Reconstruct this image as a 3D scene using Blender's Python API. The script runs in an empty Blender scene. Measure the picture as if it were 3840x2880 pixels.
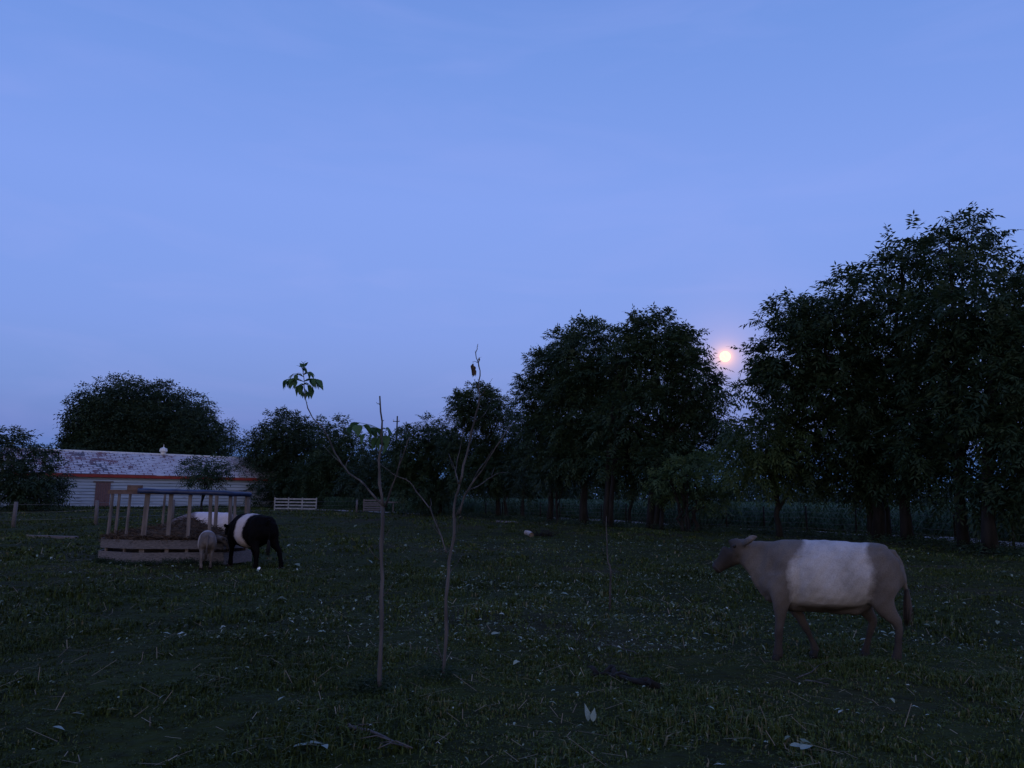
import bpy, math, random
import numpy as np
from mathutils import Vector, Matrix, Euler

R = math.radians
scene = bpy.context.scene
C = scene.collection
random.seed(7)

# ------------------------------------------------------------------ camera
CAM_Z, PITCH, ROLL, FPX = 1.6, R(8.32), R(0.6), 773.0
cam_d = bpy.data.cameras.new('camera')
cam_d.lens = 36.0 * FPX / 1024.0
cam_d.sensor_width = 36.0
cam_d.clip_start = 0.05
cam_d.clip_end = 6000
cam = bpy.data.objects.new('camera', cam_d)
C.objects.link(cam)
MROT = Matrix.Rotation(R(90) + PITCH, 3, 'X') @ Matrix.Rotation(ROLL, 3, 'Z')
cam.matrix_world = Matrix.Translation((0, 0, CAM_Z)) @ MROT.to_4x4()
scene.camera = cam


def ray(u, v):
    """direction of a point of the view (1024 x 768 grid)"""
    return MROT @ Vector(((u - 512) / FPX, -(v - 384) / FPX, -1))


def at(u, v, d):
    """world point seen at (u, v), d metres in front along +Y"""
    r = ray(u, v)
    return Vector((0, 0, CAM_Z)) + r * (d / r.y)


def gxy(u, d):
    """ground position in column u at distance d"""
    p = at(u, 499, d)
    return p.x, p.y


# ------------------------------------------------------------------ world: dusk sky, moon rising opposite the sunset
MOON_DIR = ray(725.2, 356.5).normalized()
world = bpy.data.worlds.new('World')
scene.world = world
world.use_nodes = True
nt = world.node_tree
nt.nodes.clear()


def N(tree, kind, **kw):
    n = tree.nodes.new(kind)
    for k, val in kw.items():
        setattr(n, k, val)
    return n


def lk(tree, a, b):
    tree.links.new(a, b)


def math_node(tree, op, a=None, b=None, clamp=False):
    n = N(tree, 'ShaderNodeMath', operation=op, use_clamp=clamp)
    for i, x in enumerate((a, b)):
        if x is None:
            continue
        if isinstance(x, (int, float)):
            n.inputs[i].default_value = x
        else:
            lk(tree, x, n.inputs[i])
    return n.outputs[0]


wo = N(nt, 'ShaderNodeOutputWorld')
bg = N(nt, 'ShaderNodeBackground')
bg.inputs['Strength'].default_value = 1.0
tc = N(nt, 'ShaderNodeTexCoord')
sep = N(nt, 'ShaderNodeSeparateXYZ')
lk(nt, tc.outputs['Generated'], sep.inputs[0])
ramp = N(nt, 'ShaderNodeValToRGB')
cr = ramp.color_ramp
stops = [(0.0, (.105, .195, .480)), (.055, (.070, .200, .540)), (.115, (.072, .228, .640)), (.20, (.104, .248, .725)),
         (.36, (.140, .272, .765)), (.54, (.104, .236, .680)), (.75, (.085, .180, .580)), (1.0, (.080, .155, .480))]


def fill_ramp(cr, stops):
    while len(cr.elements) < len(stops):
        cr.elements.new(.5)
    for e, (p, c) in zip(cr.elements, stops):
        e.position = p
        e.color = (*c, 1)


fill_ramp(cr, stops)
lk(nt, sep.outputs['Z'], ramp.inputs[0])
# towards the sunset, behind the camera, the twilight sky grows paler
rampw = N(nt, 'ShaderNodeValToRGB')
fill_ramp(rampw.color_ramp, [(0, (.62, .50, .44)), (.12, (.58, .52, .54)), (.35, (.36, .38, .56)), (.7, (.17, .23, .52)), (1.0, (.080, .155, .480))])
lk(nt, sep.outputs['Z'], rampw.inputs[0])
wf_ = N(nt, 'ShaderNodeMapRange', interpolation_type='SMOOTHSTEP')
wf_.inputs['From Min'].default_value = .35
wf_.inputs['From Max'].default_value = -.85
lk(nt, sep.outputs['Y'], wf_.inputs['Value'])
mixw = N(nt, 'ShaderNodeMixRGB', blend_type='MIX')
lk(nt, wf_.outputs[0], mixw.inputs[0])
lk(nt, ramp.outputs[0], mixw.inputs[1])
lk(nt, rampw.outputs[0], mixw.inputs[2])
# faint high cirrus
mp = N(nt, 'ShaderNodeMapping')
mp.inputs['Scale'].default_value = (1.3, 1.3, 6.0)
mp.inputs['Rotation'].default_value = (0, R(24), 0)
lk(nt, tc.outputs['Generated'], mp.inputs[0])
nz = N(nt, 'ShaderNodeTexNoise')
nz.inputs['Scale'].default_value = 2.9
nz.inputs['Detail'].default_value = 6
nz.inputs['Distortion'].default_value = .7
lk(nt, mp.outputs[0], nz.inputs['Vector'])
cir = N(nt, 'ShaderNodeMapRange')
cir.inputs['From Min'].default_value = .48
cir.inputs['From Max'].default_value = .80
cir.inputs['To Max'].default_value = .26
lk(nt, nz.outputs[0], cir.inputs['Value'])
mixc = N(nt, 'ShaderNodeMixRGB', blend_type='MIX')
lk(nt, cir.outputs[0], mixc.inputs[0])
lk(nt, mixw.outputs[0], mixc.inputs[1])
mixc.inputs[2].default_value = (.24, .32, .80, 1)
# physical twilight sky under it (sunset side is behind the camera)
sky = N(nt, 'ShaderNodeTexSky', sky_type='NISHITA')
sky.sun_disc = False
sky.sun_elevation = R(-1.5)
sky.sun_rotation = R(185)
skm = N(nt, 'ShaderNodeMixRGB', blend_type='ADD')
skm.inputs[0].default_value = .38
lk(nt, mixc.outputs[0], skm.inputs[1])
lk(nt, sky.outputs[0], skm.inputs[2])
# moon glow of lens and haze, painted into the sky colour
dt = N(nt, 'ShaderNodeVectorMath', operation='DOT_PRODUCT')
lk(nt, tc.outputs['Generated'], dt.inputs[0])
dt.inputs[1].default_value = MOON_DIR
ang = math_node(nt, 'ARCCOSINE', math_node(nt, 'MINIMUM', dt.outputs['Value'], .9999999))
g1 = math_node(nt, 'MULTIPLY', math_node(nt, 'EXPONENT', math_node(nt, 'MULTIPLY', ang, -1 / .0065)), 2.0)
g2 = math_node(nt, 'MULTIPLY', math_node(nt, 'EXPONENT', math_node(nt, 'MULTIPLY', ang, -1 / .032)), .30)
gl = math_node(nt, 'ADD', g1, g2)
glc = N(nt, 'ShaderNodeVectorMath', operation='SCALE')
glc.inputs[0].default_value = (1.0, .42, .0)
lk(nt, gl, glc.inputs['Scale'])
addg = N(nt, 'ShaderNodeMixRGB', blend_type='ADD')
addg.inputs[0].default_value = 1
lk(nt, skm.outputs[0], addg.inputs[1])
lk(nt, glc.outputs[0], addg.inputs[2])
lk(nt, addg.outputs[0], bg.inputs['Color'])
lk(nt, bg.outputs[0], wo.inputs['Surface'])

sun_d = bpy.data.lights.new('moonlight', 'SUN')
sun_d.energy = 0.03
sun_d.angle = R(.5)
sun_d.color = (1, .82, .62)
sun = bpy.data.objects.new('moonlight', sun_d)
sun.rotation_euler = (-MOON_DIR).to_track_quat('-Z', 'Y').to_euler()
C.objects.link(sun)

scene.view_settings.view_transform = 'Standard'
scene.view_settings.look = 'None'
scene.view_settings.exposure = 0
scene.view_settings.gamma = 1
scene.view_settings.use_curve_mapping = False
scene.cycles.max_bounces = 6
scene.cycles.diffuse_bounces = 3
scene.cycles.glossy_bounces = 2
scene.cycles.transmission_bounces = 3
scene.cycles.volume_bounces = 0
scene.cycles.use_denoising = True


# ------------------------------------------------------------------ helpers
def tag(o, label=None, cat=None, group=None, kind=None):
    if label: o['label'] = label
    if cat: o['category'] = cat
    if group: o['group'] = group
    if kind: o['kind'] = kind
    return o


def empty(name, loc, label=None, cat=None, group=None, rz=0.0):
    o = bpy.data.objects.new(name, None)
    o.location = loc
    o.rotation_euler = (0, 0, rz)
    o.empty_display_size = .3
    C.objects.link(o)
    return tag(o, label, cat, group)


def link(name, me, parent=None, mat=None, smooth=False):
    if mat and len(me.materials) == 0:
        me.materials.append(mat)
    if smooth:
        me.polygons.foreach_set('use_smooth', [True] * len(me.polygons))
    o = bpy.data.objects.new(name, me)
    C.objects.link(o)
    if parent: o.parent = parent
    return o


class MB:
    def __init__(s):
        s.v, s.f = [], []

    def add(s, vs, fs):
        b = len(s.v)
        s.v += [tuple(p) for p in vs]
        s.f += [tuple(b + i for i in f) for f in fs]

    def box(s, c, size, rot=None):
        hx, hy, hz = (a / 2 for a in size)
        vs = [Vector((x, y, z)) for z in (-hz, hz) for y in (-hy, hy) for x in (-hx, hx)]
        if rot is not None: vs = [rot @ p for p in vs]
        c = Vector(c)
        s.add([p + c for p in vs], [(0, 2, 3, 1), (4, 5, 7, 6), (0, 1, 5, 4), (2, 6, 7, 3), (0, 4, 6, 2), (1, 3, 7, 5)])

    def bar(s, a, b, w, t, up=(0, 0, 1)):
        """board from a to b; w along up, t across"""
        a, b = Vector(a), Vector(b)
        d = (b - a)
        L = d.length
        d.normalize()
        y = Vector(up).cross(d).normalized()
        z = d.cross(y)
        s.box((a + b) / 2, (L, t, w), Matrix((d, y, z)).transposed())

    def tube(s, pts, rad, seg=7, caps=True):
        pts = [Vector(p) for p in pts]
        n = len(pts)
        prev = None
        rings = []
        for i in range(n):
            d = (pts[min(i + 1, n - 1)] - pts[max(i - 1, 0)]).normalized()
            if prev is None:
                ref = Vector((1, 0, 0)) if abs(d.x) < .8 else Vector((0, 1, 0))
                x = d.cross(ref).normalized()
            else:
                x = (prev - d * prev.dot(d)).normalized()
            prev = x
            y = d.cross(x)
            rings.append([pts[i] + (x * math.cos(a) + y * math.sin(a)) * rad[i] for a in [2 * math.pi * k / seg for k in range(seg)]])
        vs = [p for r in rings for p in r]
        fs = [(i * seg + k, i * seg + (k + 1) % seg, (i + 1) * seg + (k + 1) % seg, (i + 1) * seg + k) for i in range(n - 1) for k in range(seg)]
        if caps:
            vs += [pts[0], pts[-1]]
            b0, b1 = n * seg, n * seg + 1
            fs += [(b0, (k + 1) % seg, k) for k in range(seg)] + [(b1, (n - 1) * seg + k, (n - 1) * seg + (k + 1) % seg) for k in range(seg)]
        s.add(vs, fs)

    def mesh(s, name='mesh'):
        me = bpy.data.meshes.new(name)
        me.from_pydata([tuple(p) for p in s.v], [], s.f)
        me.update()
        return me

    def build(s, name, mat, parent=None, smooth=False):
        return link(name, s.mesh(name), parent, mat, smooth)


def poly_mesh(name, V, mat, k=4, tint=None):
    """V: (m, k, 3) array of separate polygons"""
    m = V.shape[0]
    me = bpy.data.meshes.new(name)
    me.vertices.add(m * k)
    me.vertices.foreach_set('co', V.reshape(-1).astype(np.float32))
    me.loops.add(m * k)
    me.loops.foreach_set('vertex_index', np.arange(m * k, dtype=np.int32))
    me.polygons.add(m)
    me.polygons.foreach_set('loop_start', np.arange(0, m * k, k, dtype=np.int32))
    me.update()
    if tint is not None:
        at_ = me.attributes.new('tint', 'FLOAT', 'FACE')
        at_.data.foreach_set('value', tint.astype(np.float32))
    if mat: me.materials.append(mat)
    return me


def norm(a):
    return a / np.maximum(np.linalg.norm(a, axis=-1, keepdims=True), 1e-9)


def hz(x, y):
    """gentle relief of the pasture"""
    return (.035 * np.sin(x * .9 + 1.3) * np.sin(y * .7) + .05 * np.sin(x * .23 + y * .31) + .03 * np.sin(x * 2.1 + y * 1.3) * np.sin(y * 1.9 - x * .6)
            - .0022 * np.clip(np.hypot(x, y) - 60, 0, 300) * (x > 5) * np.clip((x - 5) / 20, 0, 1))


# ------------------------------------------------------------------ materials
def new_mat(name):
    m = bpy.data.materials.new(name)
    m.use_nodes = True
    t = m.node_tree
    return m, t, t.nodes['Principled BSDF']


def mix_noise(t, c1, c2, scale, detail=4, lo=.35, hi=.65, coord='Object', stretch=(1, 1, 1)):
    tc = N(t, 'ShaderNodeTexCoord')
    mp = N(t, 'ShaderNodeMapping')
    mp.inputs['Scale'].default_value = stretch
    lk(t, tc.outputs[coord], mp.inputs[0])
    nz = N(t, 'ShaderNodeTexNoise')
    nz.inputs['Scale'].default_value = scale
    nz.inputs['Detail'].default_value = detail
    lk(t, mp.outputs[0], nz.inputs['Vector'])
    mr = N(t, 'ShaderNodeMapRange')
    mr.inputs['From Min'].default_value = lo
    mr.inputs['From Max'].default_value = hi
    lk(t, nz.outputs[0], mr.inputs['Value'])
    mx = N(t, 'ShaderNodeMixRGB')
    lk(t, mr.outputs[0], mx.inputs[0])
    for i, c in ((1, c1), (2, c2)):
        if isinstance(c, tuple): mx.inputs[i].default_value = (*c, 1)
        else: lk(t, c, mx.inputs[i])
    return mx.outputs[0], nz.outputs[0], mp.outputs[0]


def bump(t, b, src, strength=.4, dist=.02):
    bp = N(t, 'ShaderNodeBump')
    bp.inputs['Strength'].default_value = strength
    bp.inputs['Distance'].default_value = dist
    lk(t, src, bp.inputs['Height'])
    lk(t, bp.outputs[0], b.inputs['Normal'])


def simple(name, c1, c2, scale=6, rough=.85, stretch=(1, 1, 1), bmp=.4, dist=.01, lo=.35, hi=.65):
    m, t, b = new_mat(name)
    col, nz, _ = mix_noise(t, c1, c2, scale, 6, lo, hi, 'Object', stretch)
    lk(t, col, b.inputs['Base Color'])
    b.inputs['Roughness'].default_value = rough
    b.inputs['Specular IOR Level'].default_value = .25
    if bmp: bump(t, b, nz, bmp, dist)
    return m


def leaf_mat(name, c1, c2, trans=.22, scale=.6, rough=.6):
    m, t, b = new_mat(name)
    col, nz, _ = mix_noise(t, c1, c2, scale, 3, .3, .7)
    lk(t, col, b.inputs['Base Color'])
    b.inputs['Roughness'].default_value = rough
    b.inputs['Specular IOR Level'].default_value = .25
    tr = N(t, 'ShaderNodeBsdfTranslucent')
    lk(t, col, tr.inputs['Color'])
    ms = N(t, 'ShaderNodeMixShader')
    ms.inputs[0].default_value = trans
    out = t.nodes['Material Output']
    lk(t, b.outputs[0], ms.inputs[1])
    lk(t, tr.outputs[0], ms.inputs[2])
    lk(t, ms.outputs[0], out.inputs['Surface'])
    return m


def tint_mat(name, stops, rough=.7):
    m, t, b = new_mat(name)
    a = N(t, 'ShaderNodeAttribute', attribute_name='tint')
    r = N(t, 'ShaderNodeValToRGB')
    while len(r.color_ramp.elements) < len(stops):
        r.color_ramp.elements.new(.5)
    for e, (p, c) in zip(r.color_ramp.elements, stops):
        e.position = p
        e.color = (*c, 1)
    lk(t, a.outputs['Fac'], r.inputs[0])
    lk(t, r.outputs[0], b.inputs['Base Color'])
    b.inputs['Roughness'].default_value = rough
    b.inputs['Specular IOR Level'].default_value = .2
    return m


M = {}
M['leaf_walnut'] = leaf_mat('leaf_walnut', (.020, .040, .018), (.032, .060, .028))
M['leaf_dark'] = leaf_mat('leaf_dark', (.015, .031, .018), (.026, .050, .026), .15, .25)
M['leaf_light'] = leaf_mat('leaf_light', (.050, .088, .034), (.082, .128, .050), .25)
M['leaf_sapling'] = leaf_mat('leaf_sapling', (.045, .10, .042), (.075, .155, .065), .3, 9)
M['leaf_dead'] = simple('leaf_dead', (.05, .035, .028), (.09, .06, .04), 20)
M['corn'] = leaf_mat('corn', (.040, .082, .040), (.065, .115, .058), .2, 1.5)
M['bark'] = simple('bark', (.010, .0095, .010), (.024, .022, .022), 7, .95, (1, 1, .25), .7, .02)
M['bark_pale'] = simple('bark_pale', (.032, .030, .032), (.115, .108, .115), 13, .9, (1, 1, .22), .7, .004)
M['grass'] = tint_mat('grass', [(0, (.011, .019, .004)), (.35, (.030, .047, .009)), (.72, (.054, .080, .018)), (.86, (.095, .105, .036)), (1, (.15, .135, .085))])
M['litter'] = tint_mat('litter', [(0, (.07, .09, .06)), (.3, (.12, .16, .12)), (.65, (.20, .26, .22)), (1, (.42, .46, .42))])
M['straw'] = tint_mat('straw', [(0, (.12, .085, .055)), (.5, (.20, .15, .10)), (1, (.34, .28, .19))])
M['wood_grey'] = simple('wood_grey', (.085, .078, .088), (.17, .155, .17), 14, .9, (1, 1, 6), .5, .004)
M['wood_plank'] = simple('wood_plank', (.10, .085, .085), (.20, .17, .17), 9, .9, (1, 1, .2), .5, .004)
M['wood_brown'] = simple('wood_brown', (.10, .062, .052), (.17, .11, .095), 9, .9, (.3, 1, 1), .5, .004)
M['white_rail'] = simple('white_rail', (.20, .21, .24), (.34, .35, .38), 5, .8)
M['pale_log'] = simple('pale_log', (.20, .18, .18), (.36, .33, .34), 8, .8)
M['log_end'] = simple('log_end', (.12, .09, .07), (.2, .16, .12), 20, .9)
M['hay'] = simple('hay', (.040, .026, .020), (.125, .088, .066), 9, 1, (1, 1, 3), 1, .05)
M['fascia'] = simple('fascia', (.22, .028, .026), (.30, .045, .038), 3, .6, bmp=.1)
M['door'] = simple('door', (.13, .075, .085), (.20, .12, .125), 6, .85, (4, 1, .5))
M['vent'] = simple('vent', (.55, .56, .6), (.7, .7, .74), 6, .4)
M['stone'] = simple('stone', (.65, .68, .66), (.8, .82, .8), 6, .6)
M['bone_white'] = simple('bone_white', (.95, .95, .93), (.98, .98, .96), 6, .35, bmp=0)
M['hoof'] = simple('hoof', (.012, .010, .010), (.024, .02, .018), 12, .8)
M['eye'] = simple('eye', (.01, .008, .006), (.015, .01, .01), 5, .15, bmp=0)
M['tail_hair'] = simple('tail_hair', (.03, .025, .025), (.08, .065, .06), 30, .9, (1, 1, .1))
M['tail_black'] = simple('tail_black', (.008, .008, .010), (.014, .013, .015), 30, .9, (1, 1, .1))
M['nose'] = simple('nose', (.028, .022, .023), (.045, .036, .038), 30, .6)
M['wire'] = simple('wire', (.12, .12, .13), (.2, .2, .2), 6, .5, bmp=0)

m, t, b = new_mat('ground')
c1, n1, _ = mix_noise(t, (.015, .019, .004), (.028, .037, .009), .55, 6, .38, .62)
c2, n2, _ = mix_noise(t, c1, (.040, .031, .020), .16, 5, .52, .68)
c3, n3, _ = mix_noise(t, c2, (.012, .013, .004), 9, 5, .45, .75)
lk(t, c3, b.inputs['Base Color'])
b.inputs['Roughness'].default_value = 1
b.inputs['Specular IOR Level'].default_value = .1
bump(t, b, n3, .9, .06)
M['ground'] = m

m, t, b = new_mat('lane')
c1, n1, _ = mix_noise(t, (.12, .11, .11), (.24, .22, .215), 1.3, 6)
lk(t, c1, b.inputs['Base Color'])
b.inputs['Roughness'].default_value = 1
bump(t, b, n1, .5, .03)
M['lane'] = m

m, t, b = new_mat('blue_tarp')
c1, n1, _ = mix_noise(t, (.009, .016, .055), (.022, .040, .115), 5, 5)
lk(t, c1, b.inputs['Base Color'])
b.inputs['Roughness'].default_value = .45
bump(t, b, n1, .7, .02)
M['blue_tarp'] = m

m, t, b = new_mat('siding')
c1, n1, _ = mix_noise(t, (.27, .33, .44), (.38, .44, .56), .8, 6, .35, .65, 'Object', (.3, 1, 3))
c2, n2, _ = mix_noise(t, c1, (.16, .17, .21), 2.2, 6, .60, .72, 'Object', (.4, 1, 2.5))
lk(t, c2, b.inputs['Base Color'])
b.inputs['Roughness'].default_value = .6
M['siding'] = m

# roof: white coating peeled away along the shingle joints, more at the left end
m, t, b = new_mat('roof_coating')
tcn = N(t, 'ShaderNodeTexCoord')
sp = N(t, 'ShaderNodeSeparateXYZ')
lk(t, tcn.outputs['Object'], sp.inputs[0])
cmb = N(t, 'ShaderNodeCombineXYZ')
lk(t, sp.outputs['X'], cmb.inputs['X'])
lk(t, math_node(t, 'MULTIPLY', sp.outputs['Y'], 1.2), cmb.inputs['Y'])
br = N(t, 'ShaderNodeTexBrick')
br.inputs['Scale'].default_value = 1
br.inputs['Brick Width'].default_value = .9
br.inputs['Row Height'].default_value = .42
br.inputs['Mortar Size'].default_value = .09
br.inputs['Mortar Smooth'].default_value = .8
lk(t, cmb.outputs[0], br.inputs['Vector'])
nzr = N(t, 'ShaderNodeTexNoise')
nzr.inputs['Scale'].default_value = 1.1
nzr.inputs['Detail'].default_value = 8
nzr.inputs['Roughness'].default_value = .7
lk(t, tcn.outputs['Object'], nzr.inputs['Vector'])
lft = N(t, 'ShaderNodeMapRange')      # weathering increases towards the left gable
lft.inputs['From Min'].default_value = 8.5
lft.inputs['From Max'].default_value = 14.0
lft.inputs['To Min'].default_value = .10
lft.inputs['To Max'].default_value = 0
lk(t, sp.outputs['X'], lft.inputs['Value'])
tot = math_node(t, 'ADD', math_node(t, 'MULTIPLY', br.outputs['Fac'], .17), math_node(t, 'ADD', nzr.outputs[0], lft.outputs[0]))
thr = N(t, 'ShaderNodeMapRange')
thr.inputs['From Min'].default_value = .615
thr.inputs['From Max'].default_value = .66
lk(t, tot, thr.inputs['Value'])
mxr = N(t, 'ShaderNodeMixRGB')
lk(t, thr.outputs[0], mxr.inputs[0])
cc, _, _ = mix_noise(t, (.40, .38, .43), (.54, .51, .56), .5, 5)
cd, _, _ = mix_noise(t, (.15, .055, .065), (.06, .055, .08), .5, 3)
lk(t, cc, mxr.inputs[1])
lk(t, cd, mxr.inputs[2])
lk(t, mxr.outputs[0], b.inputs['Base Color'])
b.inputs['Roughness'].default_value = .6
M['roof'] = m

m, t, b = new_mat('moon_surface')
em = N(t, 'ShaderNodeEmission')
c1, _, _ = mix_noise(t, (1.0, .80, .52), (1.0, .84, .60), .12, 3)
lk(t, c1, em.inputs['Color'])
em.inputs['Strength'].default_value = 1.55
lk(t, em.outputs[0], t.nodes['Material Output'].inputs['Surface'])
M['moon'] = m


def coat(name, dark1, dark2, white, x0, x1, lean=.0, dirt=.4, zmin=.5, spec=.15, dark_ends=0.0):
    """belted cattle coat: white belt between x0 and x1 along the body"""
    m, t, b = new_mat(name)
    cdk, n1, _ = mix_noise(t, dark1, dark2, 3.0, 6, .35, .65)
    tcx = N(t, 'ShaderNodeTexCoord')
    s3 = N(t, 'ShaderNodeSeparateXYZ')
    lk(t, tcx.outputs['Object'], s3.inputs[0])
    nb = N(t, 'ShaderNodeTexNoise')
    nb.inputs['Scale'].default_value = 3.6
    nb.inputs['Detail'].default_value = 9
    nb.inputs['Roughness'].default_value = .62
    lk(t, tcx.outputs['Object'], nb.inputs['Vector'])
    wob = math_node(t, 'MULTIPLY', math_node(t, 'SUBTRACT', nb.outputs[0], .5), .30)
    zz = math_node(t, 'MULTIPLY', math_node(t, 'MAXIMUM', math_node(t, 'SUBTRACT', s3.outputs['Z'], 1.0), 0), lean)
    xx = math_node(t, 'ADD', math_node(t, 'ADD', s3.outputs['X'], wob), zz)

    def step(src, a, w):
        mr = N(t, 'ShaderNodeMapRange')
        mr.inputs['From Min'].default_value = a - w
        mr.inputs['From Max'].default_value = a + w
        lk(t, src, mr.inputs['Value'])
        return mr.outputs[0]
    lo = step(math_node(t, 'ADD', s3.outputs['X'], wob), x0, .04)
    hi = math_node(t, 'SUBTRACT', 1.0, step(xx, x1, .04))
    mask = math_node(t, 'MULTIPLY', math_node(t, 'MULTIPLY', lo, hi), step(s3.outputs['Z'], zmin, .02))
    cw, n2, _ = mix_noise(t, white, tuple(c * (1 - dirt) for c in white), 2.6, 6, .45, .8)
    mx = N(t, 'ShaderNodeMixRGB')
    lk(t, mask, mx.inputs[0])
    lk(t, cdk, mx.inputs[1])
    lk(t, cw, mx.inputs[2])
    if dark_ends:  # dark face; shade and blur on the lower legs painted into coat colour
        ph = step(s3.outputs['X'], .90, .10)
        leg_shade = math_node(t, 'SUBTRACT', 1.0, step(s3.outputs['Z'], .46, .2))
        pm = math_node(t, 'MULTIPLY', math_node(t, 'MAXIMUM', ph, leg_shade), dark_ends)
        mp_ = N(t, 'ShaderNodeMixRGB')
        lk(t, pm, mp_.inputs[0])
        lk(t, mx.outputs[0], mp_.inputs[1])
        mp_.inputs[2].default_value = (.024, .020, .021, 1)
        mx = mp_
    # fine speckle of the hair
    cs, n3, _ = mix_noise(t, mx.outputs[0], mx.outputs[0], 90, 2)
    hv = N(t, 'ShaderNodeHueSaturation')
    lk(t, math_node(t, 'ADD', math_node(t, 'MULTIPLY', n3, .7), .65), hv.inputs['Value'])
    lk(t, mx.outputs[0], hv.inputs['Color'])
    lk(t, hv.outputs[0], b.inputs['Base Color'])
    b.inputs['Roughness'].default_value = .85
    b.inputs['Specular IOR Level'].default_value = spec
    bump(t, b, n3, .5, .006)
    return m


# ------------------------------------------------------------------ ground
def grid_axis(a, b, fine, coarse, f0, f1):
    xs = list(np.arange(f0, f1, fine))
    lo = [f0 - coarse * (1.25 ** k) for k in range(60)]
    hi = [f1 + coarse * (1.25 ** k) for k in range(60)]
    return np.array(sorted([x for x in lo if x > a] + [a] + xs + [x for x in hi if x < b] + [b]))


gx = grid_axis(-1500, 1500, .3, .6, -14, 18)
gy = grid_axis(-60, 2500, .3, .6, 1, 34)
X, Y = np.meshgrid(gx, gy)
Z = hz(X, Y) + .02 * np.sin(X * 5.1 + 2 * np.sin(Y * 3.3)) * np.sin(Y * 4.7 + 1.7 * np.sin(X * 2.9)) * ((np.abs(X) < 25) & (Y < 40))
nx, ny = len(gx), len(gy)
idx = np.arange(nx * ny).reshape(ny, nx)
F = np.stack([idx[:-1, :-1], idx[:-1, 1:], idx[1:, 1:], idx[1:, :-1]], -1).reshape(-1, 4)
me = bpy.data.meshes.new('pasture')
me.from_pydata(np.stack([X, Y, Z], -1).reshape(-1, 3).tolist(), [], F.tolist())
o = link('pasture_ground', me, None, M['ground'], True)
tag(o, kind='structure')

# dirt lane behind the tree row
lane_pts = [(gxy(300, 84)), (gxy(420, 70)), (gxy(500, 62)), (gxy(600, 55)), (gxy(680, 47)), (gxy(800, 39.5)), (gxy(897, 35)), (gxy(966, 30.8)), (gxy(1022, 28.2)), (gxy(1150, 23))]
lane_pts = np.array(lane_pts)


def resample(P, n):
    s = np.concatenate([[0], np.cumsum(np.linalg.norm(np.diff(P, axis=0), axis=1))])
    tt = np.linspace(0, s[-1], n)
    return np.stack([np.interp(tt, s, P[:, i]) for i in range(P.shape[1])], 1)


LP = resample(lane_pts, 90)
k = np.ones(9) / 9
LPs = np.stack([np.convolve(np.pad(LP[:, i], 4, mode='edge'), k, 'valid') for i in (0, 1)], 1)
tg = norm(np.gradient(LPs, axis=0))
nrm = np.stack([-tg[:, 1], tg[:, 0]], 1)
if nrm[45, 1] < 0: nrm = -nrm
mb = MB()
W = 5
for i in range(90):
    for j in range(W):
        p = LPs[i] + nrm[i] * (-1.0 + 2.6 * j / (W - 1))
        mb.v.append((p[0], p[1], float(hz(p[0], p[1])) + .03))
for i in range(89):
    for j in range(W - 1):
        mb.f.append((i * W + j, i * W + j + 1, (i + 1) * W + j + 1, (i + 1) * W + j))
tag(mb.build('dirt_lane', M['lane'], None, True), kind='structure')


# ------------------------------------------------------------------ grass and litter (stuff)
def fbm(x, y, s, seed):
    r = np.random.RandomState(seed)
    out = np.zeros_like(x)
    for k in range(5):
        a, b_, c, d = r.uniform(-1, 1, 4)
        f = s * (1.7 ** k)
        out += np.sin(f * (x * math.cos(a * 3) + y * math.sin(a * 3)) + 6 * b_) * np.sin(f * (y * math.cos(c * 3) - x * math.sin(c * 3)) + 6 * d) / (1.35 ** k)
    return out / 2.2


def blades(n, y0, y1, side, hgt, wid, seed, power=1.0):
    r = np.random.RandomState(seed)
    y = np.sqrt(r.uniform(y0 ** 2, y1 ** 2, n)) if power == 1 else r.uniform(y0, y1, n)
    x = r.uniform(-1, 1, n) * (side * y + 1.5)
    # gather into tufts
    g = max(.05, .012 * (y0 + y1) / 2)
    cx, cy = np.round(x / (g * 3)) * g * 3, np.round(y / (g * 3)) * g * 3
    pull = r.uniform(0, .75, n) * (r.uniform(size=n) < .6)
    x, y = x + (cx + .4 * g * np.sin(cy * 37) - x) * pull, y + (cy + .4 * g * np.sin(cx * 41) - y) * pull
    tall = np.clip(.70 + 1.2 * fbm(x, y, 1.1, 3) + .6 * fbm(x, y, .35, 5) + .4 * fbm(x, y, 2.6, 6), .36, 2.4)
    h = hgt * tall * r.uniform(.45, 1.25, n)
    a = r.uniform(0, 2 * math.pi, n)
    lean = r.uniform(.1, 1.1, n)
    b0 = np.stack([x, y, hz(x, y) - .01], 1)
    dr = np.stack([np.cos(a), np.sin(a), np.zeros(n)], 1)
    sd = np.stack([-np.sin(a + r.uniform(-1, 1, n)), np.cos(a), np.zeros(n)], 1)
    up = np.array([0, 0, 1.0])
    w = (wid * r.uniform(.6, 1.5, n))[:, None] * sd / 2
    mid = b0 + up * (h * .62)[:, None] + dr * (h * lean * .30)[:, None]
    tip = b0 + up * (h * (1 - .35 * lean))[:, None] + dr * (h * lean * .95)[:, None]
    q = np.stack([b0 - w, b0 + w, mid + w * .8, mid - w * .8], 1)
    t3 = np.stack([mid - w * .8, mid + w * .8, tip, tip], 1)
    t3[:, 3] = tip - w * .15
    tint = np.clip(r.normal(.38, .17, n) + .22 * fbm(x, y, .35, 9) + .15 * (fbm(x, y, .12, 12) > .3) + (r.uniform(size=n) < .05) * .5, 0, 1)
    if y0 > 18:      # far blades: one kite each
        return np.stack([b0 - w, b0 + w, mid + w * .7, tip], 1), tint
    return np.concatenate([q, t3]), np.concatenate([tint, tint])


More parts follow.
